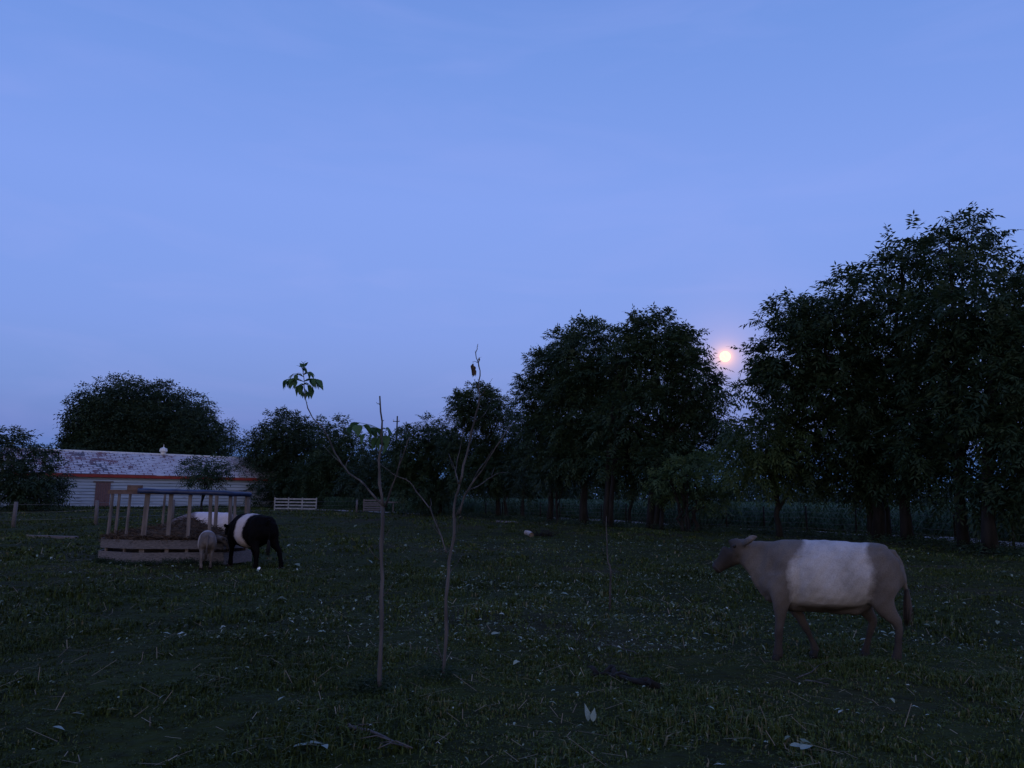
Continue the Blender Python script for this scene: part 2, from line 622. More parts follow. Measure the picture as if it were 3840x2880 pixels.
parts = [blades(190000, 3.2, 9, .80, .085, .009, 1), blades(110000, 9, 19, .78, .10, .017, 2), blades(90000, 19, 44, .76, .12, .035, 3),
         blades(42000, 44, 96, .74, .16, .085, 4)]
V = np.concatenate([p[0] for p in parts])
T = np.concatenate([p[1] for p in parts])
tag(link('grass', poly_mesh('grass', V, M['grass'], 4, T)), 'short grazed dark grass covering the pasture', 'grass', kind='stuff')


def litter(n, seed, size, ylo, yhi, side=.78, bright=0.0):
    """pale scraps of leaf lying on the grass"""
    r = np.random.RandomState(seed)
    y = ylo + (yhi - ylo) * r.uniform(0, 1, n * 4) ** 1.0
    x = r.uniform(-1, 1, n * 4) * side * y
    dens = np.clip(.45 + .55 * fbm(x, y, .55, 21) + .5 * fbm(x, y, 1.6, 22), 0.03, 1) * (.35 + .65 * np.clip((x / y + .55) * 2, 0, 1)) * (1 - .6 * np.clip((x / y - .42) * 5, 0, 1))
    keep = r.uniform(size=n * 4) < dens
    x, y = x[keep][:n], y[keep][:n]
    n = len(x)
    L = size * np.exp(r.normal(-.15, .55, n))
    a = r.uniform(0, 2 * math.pi, n)
    el = r.uniform(-.1, .6, n)
    d = np.stack([np.cos(a) * np.cos(el), np.sin(a) * np.cos(el), np.sin(el)], 1)
    s = norm(np.cross(d, np.stack([r.uniform(-.6, .6, n), r.uniform(-.6, .6, n), np.ones(n)], 1)))
    wd = L * r.uniform(.12, .5, n)
    p = np.stack([x, y, hz(x, y) + .035 + .02 * r.uniform(size=n) + .0015 * y], 1)
    up = np.array([0, 0, 1.0])
    m1 = p + d * (L * .35)[:, None] + up * (L * .12)[:, None]
    m2 = p + d * (L * .7)[:, None] + up * (L * .08)[:, None]
    tip = p + d * L[:, None] - up * (L * .1)[:, None]
    w = s * wd[:, None]
    q1 = np.stack([p, m1 + w * .5, m1, m1 - w * .5], 1)
    q2 = np.stack([m1 - w * .5, m1 + w * .5, m2 + w * .42, m2 - w * .42], 1)
    m1 += r.normal(0, .10, (n, 3)) * L[:, None]
    m2 += r.normal(0, .12, (n, 3)) * L[:, None]
    tip += r.normal(0, .15, (n, 3)) * L[:, None]
    q3 = np.stack([m2 - w * .42, m2 + w * .42, tip, tip - w * .05], 1)
    ti = np.clip(r.beta(1.2, 2.2, n) + bright, 0, 1)
    return np.concatenate([q1[:, [0, 1, 2, 3]], q2, q3]), np.concatenate([ti, ti, ti])


ls = [litter(1200, 31, .024, 4, 9, bright=.05), litter(7000, 32, .031, 8, 18, bright=.06), litter(3000, 33, .050, 14, 28, bright=.02), litter(300, 34, .08, 24, 45, bright=-.05)]
V = np.concatenate([p[0] for p in ls])
T = np.concatenate([p[1] for p in ls])
tag(link('leaf_litter', poly_mesh('leaf_litter', V, M['litter'], 4, T)), 'scattered pale scraps of dry leaf lying across the pasture grass', 'leaf litter', kind='stuff')


def straws(n, seed, ylo, yhi, L0, w0, xs=None):
    r = np.random.RandomState(seed)
    y = np.sqrt(r.uniform(ylo ** 2, yhi ** 2, n))
    x = r.uniform(-.75, .75, n) * y
    L = L0 * np.exp(r.normal(0, .4, n))
    a = r.uniform(0, 2 * math.pi, n)
    el = r.uniform(-.05, .45, n)
    d = np.stack([np.cos(a) * np.cos(el), np.sin(a) * np.cos(el), np.sin(el)], 1)
    s = norm(np.cross(d, np.array([0, 0, 1.0]))) * (w0 / 2)
    p = np.stack([x, y, hz(x, y) + .04], 1)
    e = p + d * L[:, None]
    return np.stack([p - s, p + s, e + s, e - s], 1), np.clip(r.normal(.4, .25, n), 0, 1)


ss = [straws(900, 41, 4, 11, .12, .005), straws(800, 42, 11, 24, .16, .010)]
tag(link('dry_stems', poly_mesh('dry_stems', np.concatenate([p[0] for p in ss]), M['straw'], 4, np.concatenate([p[1] for p in ss]))),
    'thin dry stems and straw lying loose in the grass', 'straw', kind='stuff')


# ------------------------------------------------------------------ trees
def spray_quads(P, D, L, K, r, wf=.29, droop=.3):
    n = len(P)
    up = np.array([0, 0, 1.0])
    S = norm(np.cross(D, up + r.normal(0, .35, (n, 3))))
    Nn = np.cross(S, D)
    out = []
    pairs = max(1, K // 2)
    for k in range(K):
        if k == K - 1 and K % 2:
            tpos, sg = 1.0, 0.0
        else:
            tpos, sg = (k // 2 + 1) / (pairs + .6), (1 if k % 2 else -1)
        B = P + D * (L * tpos)[:, None] - up * (L * droop * tpos ** 2)[:, None]
        ld = norm(S * sg * .9 + D * (.45 if sg else 1) - up * r.uniform(.15, .75, (n, 1)) + r.normal(0, .12, (n, 3)))
        ll = (L * .46 * (1.05 - .5 * abs(tpos - .5)))[:, None]
        Wd = norm(np.cross(ld, Nn + r.normal(0, .3, (n, 3)))) * ll * wf / 2
        mid = B + ld * ll * .42
        out.append(np.stack([B, mid + Wd, B + ld * ll - up * ll * .08, mid - Wd], 1))
    return np.concatenate(out)


def crown_mesh(name, lobes, mat, r, spray=.55, K=9, dens=1.0, clump=.75, fill=1.0, wf=.29, droop=.3):
    """lobes: (centre, radii) ellipsoids in world space"""
    Ps, Ds, Ls, clumps = [], [], [], []
    Fq = []
    for c, rad in lobes:
        c, rad = np.array(c), np.array(rad)
        area = 4 * math.pi * ((rad[0] * rad[1] + rad[1] * rad[2] + rad[0] * rad[2]) / 3)
        nc = max(5, int(area / (clump ** 2 * 1.5)))
        d = norm(r.normal(size=(nc, 3)))
        rr = r.uniform(.62, 1.06, nc) ** .7
        cc = c + d * rad * rr[:, None]
        rc = clump * r.uniform(.6, 1.25, nc) * min(1, max(.4, rad.mean() / 1.1))
        clumps.append(cc)
        m = (dens * 30 * (rc / clump) ** 2 * (clump / .75) ** 2 * (.55 / spray) ** 2 * .8).astype(int) + 3
        ci = np.repeat(np.arange(nc), m)
        dd = norm(r.normal(size=(len(ci), 3)) + d[ci] * .55 + np.array([0, 0, .3]))
        P = cc[ci] + dd * (rc[ci] * r.uniform(.35, 1.0, len(ci)))[:, None] * np.array([1, 1, .8])
        D = norm(dd + r.normal(0, .35, dd.shape) + np.array([0, 0, -.05]))
        Ps.append(P); Ds.append(D)
        Ls.append(spray * r.uniform(.6, 1.3, len(ci)))
        # heavier inner foliage
        vol = rad[0] * rad[1] * rad[2] * 4.19
        nf = int(vol * fill * 5 / (spray / .55) ** 2)
        if nf:
            q = norm(r.normal(size=(nf, 3))) * (r.uniform(0, 1, nf) ** .45)[:, None] * .86
            cen = c + q * rad
            a1 = norm(r.normal(size=(nf, 3))) * spray * r.uniform(.28, .5, (nf, 1))
            a2 = norm(np.cross(a1, r.normal(size=(nf, 3)))) * spray * r.uniform(.15, .3, (nf, 1))
            Fq.append(np.stack([cen - a1, cen + a2, cen + a1, cen - a2], 1))
    P, D, L = np.concatenate(Ps), np.concatenate(Ds), np.concatenate(Ls)
    q = spray_quads(P, D, L, K, r, wf, droop)
    if Fq: q = np.concatenate([q] + Fq)
    return q, np.concatenate(clumps)


TRIS = 0


def tree(name, label, cat, base_u, d, lobes_px, mat, seed, trunk_r=.16, spray=.55, K=9, dens=1.0, clump=.75, fill=1.0, group=None,
         stems=1, bark='bark', depth=.85, wf=.29, droop=.3, limb_n=10, base_xy=None):
    global TRIS
    r = np.random.RandomState(seed)
    bx, by = base_xy or gxy(base_u, d)
    bz = float(hz(bx, by))
    base = np.array([bx, by, bz])
    lobes = []
    for lb in lobes_px:
        u, v, ru, rv = lb[:4]
        dd = d + (lb[4] if len(lb) > 4 else r.uniform(-.8, .8))
        c = at(u, v, dd)
        rx, rz_ = ru * dd / FPX, rv * dd / FPX
        # leave room for the sprays that stick out of the envelope
        lobes.append(((c.x, c.y, c.z), (max(.3, rx - .4 * clump - .35 * spray), max(.35, rx * depth), max(.3, rz_ - .4 * clump - .35 * spray))))
    root = empty(name, base, label, cat, group)
    q, cl = crown_mesh(name, lobes, mat, r, spray, K, dens, clump, fill, wf, droop)
    keep = q[:, :, 2].min(axis=1) > bz + .05
    q = q[keep]
    TRIS += 2 * len(q)
    link('crown', poly_mesh('crown', q - base, mat), root)
    # trunk with limbs
    mb = MB()
    cen = np.mean([l[0] for l in lobes], axis=0)
    top = max(l[0][2] for l in lobes)
    for s in range(stems):
        off = np.array([0, 0, 0.]) if stems == 1 else np.array([r.uniform(-.5, .5), r.uniform(-.35, .35), 0]) * (.8 if stems > 2 else .7)
        tr = trunk_r * (1 if stems == 1 else r.uniform(.55, 1))
        tp = np.array([cen[0] * .55 + bx * .45, cen[1] * .5 + by * .5, top]) + off * 3
        pts, rad = [], []
        for k in range(9):
            f = k / 8
            p = base * (1 - f) + tp * f + off * (1 - f)
            p[:2] = base[:2] + off[:2] + (tp[:2] - base[:2] - off[:2]) * f ** 1.6 + r.normal(0, .07 * (f > 0), 2)
            p[2] = bz - .1 + (top - bz) * f
            pts.append(tuple(p - base))
            rad.append(tr * (1.25 if k == 0 else 1) * (1 - .86 * f) + .012)
        mb.tube(pts, rad, 9)
        for j in range(max(2, limb_n // stems)):
            c = cl[r.randint(len(cl))] - base
            f = r.uniform(.3, .85)
            i0 = min(7, int(f * 8))
            p0 = np.array(pts[i0])
            if c[2] < p0[2]: c[2] = p0[2] + .3
            mid = (p0 + c) / 2 + np.array([0, 0, .25]) + r.normal(0, .15, 3)
            rr = rad[i0] * .55
            mb.tube([tuple(p0), tuple(mid), tuple(c)], [rr, rr * .6, .012], 5)
    mb.build('trunk', M[bark], root, True)
    return root


# --- trees on the left, around the barn
tree('broadleaf_tree', 'low dark bushy tree covering the left end of the barn', 'tree', 22, 68,
     [(12, 470, 30, 42), (42, 478, 20, 36), (-25, 465, 35, 45), (25, 495, 36, 16), (55, 470, 9, 16)], M['leaf_dark'], 11, .2, .8, 7, .9, 1.1, 1.0)
tree('broadleaf_tree', 'large dome-shaped dark tree rising behind the barn roof', 'tree', 140, 120,
     [(118, 424, 46, 48), (148, 426, 48, 46), (175, 438, 44, 48), (98, 435, 34, 48), (84, 462, 26, 28), (140, 455, 70, 34)], M['leaf_dark'], 12, .6, 1.0, 3, 1.7, 1.25, 1.3, wf=.42, limb_n=14)
tree('broadleaf_tree', 'smaller round dark tree leaning on the right flank of the dome-shaped tree', 'tree', 205, 116,
     [(203, 442, 32, 38), (220, 456, 20, 28), (180, 462, 34, 22)], M['leaf_dark'], 13, .3, .9, 3, 1.6, 1.2, 1.2)
tree('small_tree', 'small airy tree growing in front of the barn roof edge', 'tree', 203, 62,
     [(205, 468, 26, 14), (190, 474, 12, 9), (222, 472, 13, 13), (205, 482, 18, 9)], M['leaf_walnut'], 14, .09, .55, 7, .75, .7, .35, limb_n=16)
tree('broadleaf_tree', 'rounded tree with feathery top just right of the barn', 'tree', 285, 98,
     [(288, 448, 38, 37), (262, 462, 24, 34), (310, 458, 28, 38), (285, 487, 46, 24)], M['leaf_dark'], 15, .3, .95, 7, 1.0, 1.3, 1.0)
tree('broadleaf_tree', 'low leafy tree filling the gap behind the leaning sapling branch', 'tree', 340, 92,
     [(338, 449, 26, 32), (345, 470, 34, 38), (318, 480, 26, 28)], M['leaf_walnut'], 16, .25, .9, 7, 1.0, 1.2, 1.0)
tree('broadleaf_tree', 'low dark tree behind the old gate', 'tree', 382, 84,
     [(378, 462, 24, 30), (398, 455, 16, 26), (375, 485, 38, 24), (405, 490, 24, 20)], M['leaf_dark'], 17, .22, .8, 7, 1.0, 1.1, 1.0)
# --- the tree row along the lane
ROW = 'trees in the row along the lane'
tree('walnut_tree', 'tree with a low rounded crown at the far end of the row', 'tree', 440, 66,
     [(424, 446, 26, 32), (405, 462, 18, 30), (440, 470, 30, 36), (425, 488, 32, 18)], M['leaf_walnut'], 21, .16, .6, 9, 1.1, .85, 1.2, ROW)
tree('walnut_tree', 'tree with a small mop-headed top behind the forked sapling', 'tree', 498.7, 60,
     [(462, 412, 16, 24), (478, 408, 22, 24), (494, 412, 18, 22), (470, 448, 30, 26), (485, 476, 34, 20)], M['leaf_walnut'], 22, .2, .58, 9, 1.3, .8, 1.2, ROW)
tree('walnut_tree', 'slim tree second from the forked sapling in the row', 'tree', 506.5, 59,
     [(512, 440, 15, 32), (505, 470, 24, 26)], M['leaf_walnut'], 23, .14, .56, 9, 1.2, .75, 1.2, ROW)
tree('walnut_tree', 'thin-trunked tree in the row with drooping dark crown', 'tree', 524, 55,
     [(528, 440, 18, 34), (530, 472, 28, 24)], M['leaf_dark'], 24, .1, .58, 9, .9, .8, 1, ROW)
tree('walnut_tree', 'tree forming the stepped left shoulder of the big double crown', 'tree', 549.3, 50,
     [(530, 416, 18, 30), (546, 388, 26, 44), (564, 366, 28, 42), (548, 440, 32, 34), (560, 472, 30, 22)], M['leaf_walnut'], 25, .19, .6, 9, 1.15, .8, .9, ROW)
tree('walnut_tree', 'slender understorey tree between two thicker trunks of the row', 'tree', 557.2, 48,
     [(556, 468, 22, 22), (575, 460, 22, 26)], M['leaf_dark'], 26, .09, .5, 9, .8, .7, .7, ROW)
tree('walnut_tree', 'tree with the left dome of the big double crown', 'tree', 584.3, 46,
     [(588, 362, 36, 44), (602, 385, 32, 42), (582, 412, 40, 42), (592, 452, 42, 34)], M['leaf_walnut'], 27, .25, .6, 9, 1.15, .8, .9, ROW)
tree('walnut_tree', 'tallest tree of the double crown with its right dome beside the moon', 'tree', 611, 42.6,
     [(652, 358, 40, 48), (630, 366, 26, 44), (680, 374, 32, 42), (645, 420, 52, 40), (625, 460, 44, 30)], M['leaf_walnut'], 28, .24, .6, 9, 1.15, .8, .9, ROW, stems=2)
tree('walnut_tree', 'slim straight tree under the right dome of the double crown', 'tree', 629.5, 43.5,
     [(635, 455, 26, 28), (650, 470, 22, 18)], M['leaf_dark'], 29, .1, .5, 9, .8, .7, .7, ROW)
tree('walnut_tree', 'tree with the outstretched limb just below the moon', 'tree', 650.6, 40.5,
     [(699, 385, 24, 38), (706, 371, 13, 24), (720, 386, 15, 18), (716, 420, 20, 30), (690, 438, 38, 28), (668, 462, 32, 22)], M['leaf_walnut'], 30, .24, .6, 9, 1.15, .6, .75, ROW, stems=2)
tree('walnut_tree', 'weedy thin tree in shade between double crown and pale-leaved bush', 'tree', 661, 39.5,
     [(668, 478, 20, 20), (700, 462, 18, 18)], M['leaf_dark'], 31, .12, .5, 9, .8, .7, .6, ROW)
# paler small trees in front of the row
tree('small_tree', 'low pale-leaved bushy tree on several thin stems', 'tree', 690, 37.5,
     [(672, 480, 28, 18), (700, 474, 34, 22), (722, 486, 22, 26), (660, 492, 18, 14), (695, 500, 30, 16)], M['leaf_light'], 32, .12, .5, 9, 1.0, .7, .9, stems=5)
tree('small_tree', 'small pale-leaved tree on one thin straight trunk', 'tree', 778, 33,
     [(768, 445, 36, 34), (790, 450, 24, 40), (748, 462, 30, 34), (742, 440, 20, 28), (775, 482, 34, 16)], M['leaf_light'], 33, .13, .5, 9, 1.0, .7, 1.0)
# the tall trees on the right
tree('walnut_tree', 'tall many-lobed tree on a thick dark clump of stems beyond the dun cow', 'tree', 873, 31.5,
     [(770, 338, 22, 32), (758, 350, 15, 30), (798, 320, 30, 36), (850, 304, 32, 38), (832, 335, 42, 44), (793, 368, 42, 48), (850, 392, 58, 48), (762, 392, 28, 34), (752, 420, 24, 30),
      (815, 440, 50, 34), (890, 445, 50, 36), (858, 474, 44, 22), (812, 474, 34, 20), (872, 492, 30, 20), (840, 488, 26, 16)], M['leaf_walnut'], 34, .30, .58, 9, 1.3, .75, .75, ROW, stems=3, limb_n=24)
tree('walnut_tree', 'tall tree whose narrow clumped top stands left of the highest crown', 'tree', 905, 30,
     [(901, 247, 25, 30), (912, 262, 28, 34), (890, 300, 40, 46), (925, 330, 44, 48), (915, 400, 54, 50), (912, 462, 44, 28), (925, 488, 36, 20)], M['leaf_walnut'], 35, .2, .62, 9, 1.0, .72, .55, ROW, limb_n=18)
tree('walnut_tree', 'highest tree of the row with broad top on a slim trunk', 'tree', 960.5, 27,
     [(968, 240, 38, 34), (948, 254, 30, 36), (990, 275, 24, 40), (965, 305, 56, 50), (965, 368, 60, 52), (950, 435, 56, 38), (968, 480, 44, 24), (962, 497, 36, 18)], M['leaf_walnut'], 36, .17, .58, 9, 1.0, .72, .55, ROW, limb_n=18)
tree('walnut_tree', 'dark broad tree on a thicker trunk reaching past the edge of view', 'tree', 986, 25.5,
     [(1034, 296, 36, 46), (1060, 330, 60, 66), (1010, 360, 50, 54), (1020, 430, 64, 50), (1080, 430, 60, 56), (1015, 482, 54, 28), (1012, 505, 44, 18)], M['leaf_walnut'], 37, .22, .56, 9, 1.0, .72, .6, ROW, limb_n=18)

# taller weeds beneath the row, along the barn and round the trunks
def weeds(name, label, centers, n, hgt, seed, mat, spread=1.2):
    r = np.random.RandomState(seed)
    c = np.array(centers)
    i = r.randint(len(c), size=n)
    p = c[i] + np.stack([r.normal(0, spread, n), r.normal(0, spread, n)], 1)
    P = np.stack([p[:, 0], p[:, 1], hz(p[:, 0], p[:, 1])], 1)
    D = norm(np.stack([r.normal(0, .35, n), r.normal(0, .35, n), np.ones(n)], 1))
    L = hgt * r.uniform(.35, 1.3, n)
    q = spray_quads(P, D, L, 5, r, .3, .1)
    o = link(name, poly_mesh(name, q, mat))
    return tag(o, label, 'weeds', kind='stuff')


rowline = resample(np.array([gxy(u, d) for u, d in ((400, 72), (499, 60), (549, 52), (611, 44), (690, 39), (778, 34.5), (873, 32), (960, 27.5), (986, 26), (1080, 22.5))]), 220)
weeds('weeds', 'low dark weeds growing along the foot of the tree row', rowline, 6500, .30, 51, M['leaf_dark'], .7)

# corn field across the lane
r = np.random.RandomState(61)
n = 9500
ti = r.randint(0, 90, n)
off = 2.6 + 34 * r.uniform(0, 1, n) ** 1.9
pp = LPs[ti] + nrm[ti] * off[:, None] + tg[ti] * r.uniform(-.4, .4, (n, 1))
P = np.stack([pp[:, 0], pp[:, 1], hz(pp[:, 0], pp[:, 1])], 1)
qs = []
H = r.uniform(1.15, 1.65, n)
for k in range(6):
    a = r.uniform(0, 2 * math.pi, n)
    f = (k + .6) / 6.2
    b0 = P + np.array([0, 0, 1.]) * (H * f * .85)[:, None]
    dr = np.stack([np.cos(a), np.sin(a), np.zeros(n)], 1)
    sd = np.stack([-np.sin(a), np.cos(a), np.zeros(n)], 1) * .035
    L = r.uniform(.35, .6, n)[:, None]
    m1 = b0 + dr * L * .45 + np.array([0, 0, .20])
    tip = b0 + dr * L + np.array([0, 0, 1]) * r.uniform(-.25, .15, n)[:, None]
    qs.append(np.stack([b0 - sd * .6, b0 + sd * .6, m1 + sd, m1 - sd], 1))
    qs.append(np.stack([m1 - sd, m1 + sd, tip, tip - sd * .1], 1))
tag(link('corn_field', poly_mesh('corn_field', np.concatenate(qs), M['corn'])), 'dense green corn field beyond the dirt lane', 'corn', kind='stuff')

# far woods along the horizon
r = np.random.RandomState(71)
lob = []
for u in np.arange(-120, 1160, 9):
    dd = 260 + 60 * math.sin(u * .02)
    h = r.uniform(5, 9) * (.6 if 820 < u < 960 else 1)
    x, y = gxy(u, dd)
    lob.append(((x, y, h * .45 + float(hz(x, y))), (4.5, 3.5, h * .55)))
q, _ = crown_mesh('far', lob, None, r, 2.6, 3, .5, 2.6, .35, .7)
tag(link('distant_woods', poly_mesh('distant_woods', q, M['leaf_dark'])), 'low distant woods along the horizon beyond the fields', 'woods', kind='stuff')

# ------------------------------------------------------------------ moon
mo = MOON_DIR * 3000 + Vector((0, 0, CAM_Z))
me = bpy.data.meshes.new('moon')
import bmesh
bm = bmesh.new()
bmesh.ops.create_uvsphere(bm, u_segments=48, v_segments=24, radius=5.3 / FPX * 3000 * .97)
bm.to_mesh(me)
bm.free()
o = link('moon', me, None, M['moon'], True)
o.location = mo
tag(o, 'bright full moon glowing peach low in the sky between two trees', 'moon')

# ------------------------------------------------------------------ barn
RC = Vector((*gxy(275, 97), 0))
LC = Vector((*gxy(8, 78.5), 0))
bd = (RC - LC).normalized()
bl = (RC - LC).length
EAVE, RIDGE, HALF = 3.68, 6.05, 4.2
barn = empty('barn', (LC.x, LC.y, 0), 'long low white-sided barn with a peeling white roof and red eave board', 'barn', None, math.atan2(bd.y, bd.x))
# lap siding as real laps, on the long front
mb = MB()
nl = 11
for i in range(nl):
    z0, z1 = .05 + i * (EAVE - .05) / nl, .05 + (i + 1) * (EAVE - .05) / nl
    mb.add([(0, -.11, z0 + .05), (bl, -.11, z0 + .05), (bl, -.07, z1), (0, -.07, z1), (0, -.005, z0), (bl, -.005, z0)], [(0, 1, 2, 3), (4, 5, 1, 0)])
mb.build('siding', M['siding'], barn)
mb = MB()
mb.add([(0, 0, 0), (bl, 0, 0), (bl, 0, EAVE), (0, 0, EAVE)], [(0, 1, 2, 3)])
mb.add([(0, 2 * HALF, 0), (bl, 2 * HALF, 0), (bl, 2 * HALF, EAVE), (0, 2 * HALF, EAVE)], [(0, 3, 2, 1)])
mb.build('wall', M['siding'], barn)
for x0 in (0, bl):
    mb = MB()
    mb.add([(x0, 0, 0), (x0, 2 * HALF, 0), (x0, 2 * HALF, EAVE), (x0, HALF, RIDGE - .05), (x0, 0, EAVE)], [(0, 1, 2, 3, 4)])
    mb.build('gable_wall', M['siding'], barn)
sl = (RIDGE - EAVE) / HALF
mb = MB()
ov = .35
for s in (1, -1):
    y0, y1 = (-ov, HALF) if s == 1 else (2 * HALF + ov, HALF)
    za, zb = EAVE - ov * sl + .12, RIDGE + .12
    vs = [(-.4, y0, za), (bl + .4, y0, za), (bl + .4, y1, zb), (-.4, y1, zb)]
    vs += [(x, y, z - .1) for x, y, z in vs]
    mb.add(vs, [(0, 1, 2, 3), (7, 6, 5, 4), (0, 4, 5, 1), (0, 3, 7, 4), (1, 5, 6, 2)])
roof = mb.build('roof', M['roof'], barn)
mb = MB()
mb.tube([(-.42, HALF, RIDGE + .13), (bl + .42, HALF, RIDGE + .13)], [.09, .09], 6)
mb.build('ridge_cap', M['vent'], roof)
mb = MB()
mb.box((bl / 2, -ov - .03, EAVE - ov * sl - .09), (bl + .8, .04, .30))
mb.build('eave_board', M['fascia'], barn)
# sliding door
def barn_x(u):
    # station along the front seen in column u
    best = min((abs((lambda p: 512 + FPX * (MROT.transposed() @ (p - Vector((0, 0, CAM_Z)))).x / -(MROT.transposed() @ (p - Vector((0, 0, CAM_Z)))).z)(LC + bd * s + Vector((0, 0, 1.5))) - u), s)
               for s in np.linspace(0, bl, 400))
    return best[1]
xa, xb = barn_x(95), barn_x(110)
door = MB()
npl = 6
for i in range(npl):
    w = (xb - xa) / npl
    door.box((xa + w * (i + .5), -.15 - .006 * (i % 2), 1.35), (w - .02, .05, 2.7))
door.build('door', M['door'], barn)
mb = MB()
mb.box(((xa + xb) / 2, -.17, 2.78), (xb - xa + .5, .07, .1))
mb.build('door_track', M['wood_brown'], barn)
# roof vent
xv = barn_x(172)
vent = empty('roof_vent', (xv, HALF, RIDGE + .1))
vent.parent = barn
for nm, pr in (('neck', [(0, .30), (.35, .30)]), ('hood', [(.33, .42), (.42, .46), (.72, .40), (.82, .14), (.9, .05)]), ('spike', [(.85, .05), (1.25, .015)])):
    mb = MB()
    mb.tube([(0, 0, z) for z, _ in pr], [q_ for _, q_ in pr], 12)
    mb.build(nm, M['vent'], vent, False)
# weeds along barn foot
wl = [((LC + bd * s).x + .6, (LC + bd * s).y - .8) for s in np.linspace(0, bl, 90)]
weeds('weeds', 'tall weeds growing against the foot of the barn wall', wl, 5000, .22, 52, M['leaf_walnut'], .5)

# ------------------------------------------------------------------ white board fence beside the barn
def board_fence(name, label, pts, posts, rails, post_h, mat, cat='fence'):
    root = empty(name, (*pts[0], float(hz(*pts[0]))), label, cat)
    a, b_ = Vector((0, 0, 0)), Vector((pts[1][0] - pts[0][0], pts[1][1] - pts[0][1], 0))
    for f in posts:
        mb = MB()
        p = a.lerp(b_, f)
        mb.bar(p + Vector((0, 0, -.1)), p + Vector((0, 0, post_h)), .11, .11, (0, 1, 0))
        mb.build('post', mat, root)
    for z in rails:
        mb = MB()
        mb.bar(a + Vector((-.05, -.075, z + random.uniform(-.015, .015))), b_ + Vector((.05, -.075, z + random.uniform(-.02, .02))), .15, .035)
        mb.build('rail', mat, root)
    return root


board_fence('board_fence', 'short white four-rail board fence at the right end of the barn', (gxy(275, 80), gxy(316.5, 80)), (.0, .33, .66, 1), (.18, .5, .82, 1.14), 1.28, M['white_rail'])
board_fence('field_gate', 'grey slatted gate at the dark edge of the trees', (gxy(364, 76), gxy(381, 76)), (0, 1), (.2, .42, .64, .86, 1.08), 1.2, M['wood_grey'], 'gate')
board_fence('rail_barrier', 'single pale rail on low posts beside the grey slatted gate', (gxy(383, 76.5), gxy(404, 76.5)), (0.02, .5, .98), (.95,), 1.0, M['wood_grey'], 'rail')


# ------------------------------------------------------------------ wire fences
def wire_fence(name, label, stations, mat, h=1.15, rad=.06, wires=(.35, .7, 1.05)):
    x0, y0 = stations[0]
    root = empty(name, (x0, y0, 0), label, 'fence')
    tops = []
    for i, (x, y) in enumerate(stations):
        z = float(hz(x, y))
        mb = MB()
        lean = random.uniform(-.04, .04)
        mb.tube([(x - x0, y - y0, z - .1), (x - x0 + lean * .5, y - y0, z + h * .5), (x - x0 + lean, y - y0, z + h * random.uniform(.95, 1.05))], [rad * 1.05, rad, rad * .92], 8)
        mb.build('post', mat, root, True)
        tops.append((x - x0, y - y0, z))
    for w in wires:
        mb = MB()
        for a, b_ in zip(tops[:-1], tops[1:]):
            A, B = Vector(a) + Vector((0, -rad, w)), Vector(b_) + Vector((0, -rad, w))
            mb.tube([A, (A + B) / 2 - Vector((0, 0, .04)), B], [.005] * 3, 4)
        mb.build('wire', M['wire'], root)
    return root


wire_fence('wire_fence', 'wire fence on grey wooden posts crossing the pasture before the barn', [gxy(-60, 37), gxy(16, 36), gxy(98, 38), gxy(174, 47), gxy(250, 60), gxy(357, 72)],
           M['wood_grey'], 1.2, .09)
fr = resample(np.array([gxy(u, d) for u, d in ((486, 64), (549, 56.5), (622, 48.5), (700, 43.5), (800, 37.5), (890, 33.5), (975, 29), (1080, 25))]), 18)
wire_fence('wire_fence', 'wire fence with thin dark posts running behind the tree row', [tuple(p) for p in fr], M['bark'], 1.25, .045, (.25, .5, .75, 1.0, 1.2))

# utility pole beyond the trees
x, y = gxy(394.7, 128)
pz = at(394.7, 416, 128).z
pole = empty('utility_pole', (x, y, 0), 'thin distant utility pole poking above the dark trees', 'utility pole')
mb = MB(); mb.tube([(0, 0, 0), (0, 0, pz)], [.17, .11], 8); mb.build('shaft', M['bark'], pole, True)
mb = MB(); mb.box((-.15, 0, pz - .9), (1.1, .1, .12)); mb.build('crossarm', M['bark'], pole)
for dx in (-.6, .3):
    mb = MB(); mb.tube([(dx, 0, pz - .84), (dx, 0, pz - .6)], [.06, .05], 6); mb.build('insulator', M['vent'], pole)

# ------------------------------------------------------------------ hay feeder
FP = [gxy(105.4, 18.7), gxy(138, 18.1), gxy(226, 18.45), gxy(253, 19.4), gxy(238, 21.0), gxy(117, 20.4)]
fx, fy = FP[1]
feeder = empty('hay_feeder', (fx, fy, float(hz(fx, fy))), 'weathered six-sided wooden hay feeder with slatted posts and blue cover on its top rail', 'hay feeder')
fp = [Vector((x - fx, y - fy, 0)) for x, y in FP]
cenf = sum(fp, Vector()) / 6
TOPZ = 1.67


def fl(i, t, z=0.0, inset=0.0):
    p = fp[i % 6].lerp(fp[(i + 1) % 6], t)
    p = p + (cenf - p).normalized() * inset
    return Vector((p.x, p.y, z))


for i in range(6):
    # lower board, upper board and the sill behind them
    for (z, w, t, e, mt) in ((.155, .27, .045, .03, 'wood_grey'), (.475, .20, .045, .0, 'wood_grey')):
        mb = MB()
        mb.bar(fl(i, -.004 if i else 0, z + random.uniform(-.012, .012), -e), fl(i, 1.004, z + random.uniform(-.012, .012), -e), w, t)
        link('board', mb.mesh('board'), feeder, M[mt])
    mb = MB()
    z = TOPZ
    mb.bar(fl(i, -.02, z, .07), fl(i, 1.02, z, .07), .10, .05)
    link('top_rail', mb.mesh('top_rail'), feeder, M['wood_brown' if i in (0, 5) else 'wood_plank'])
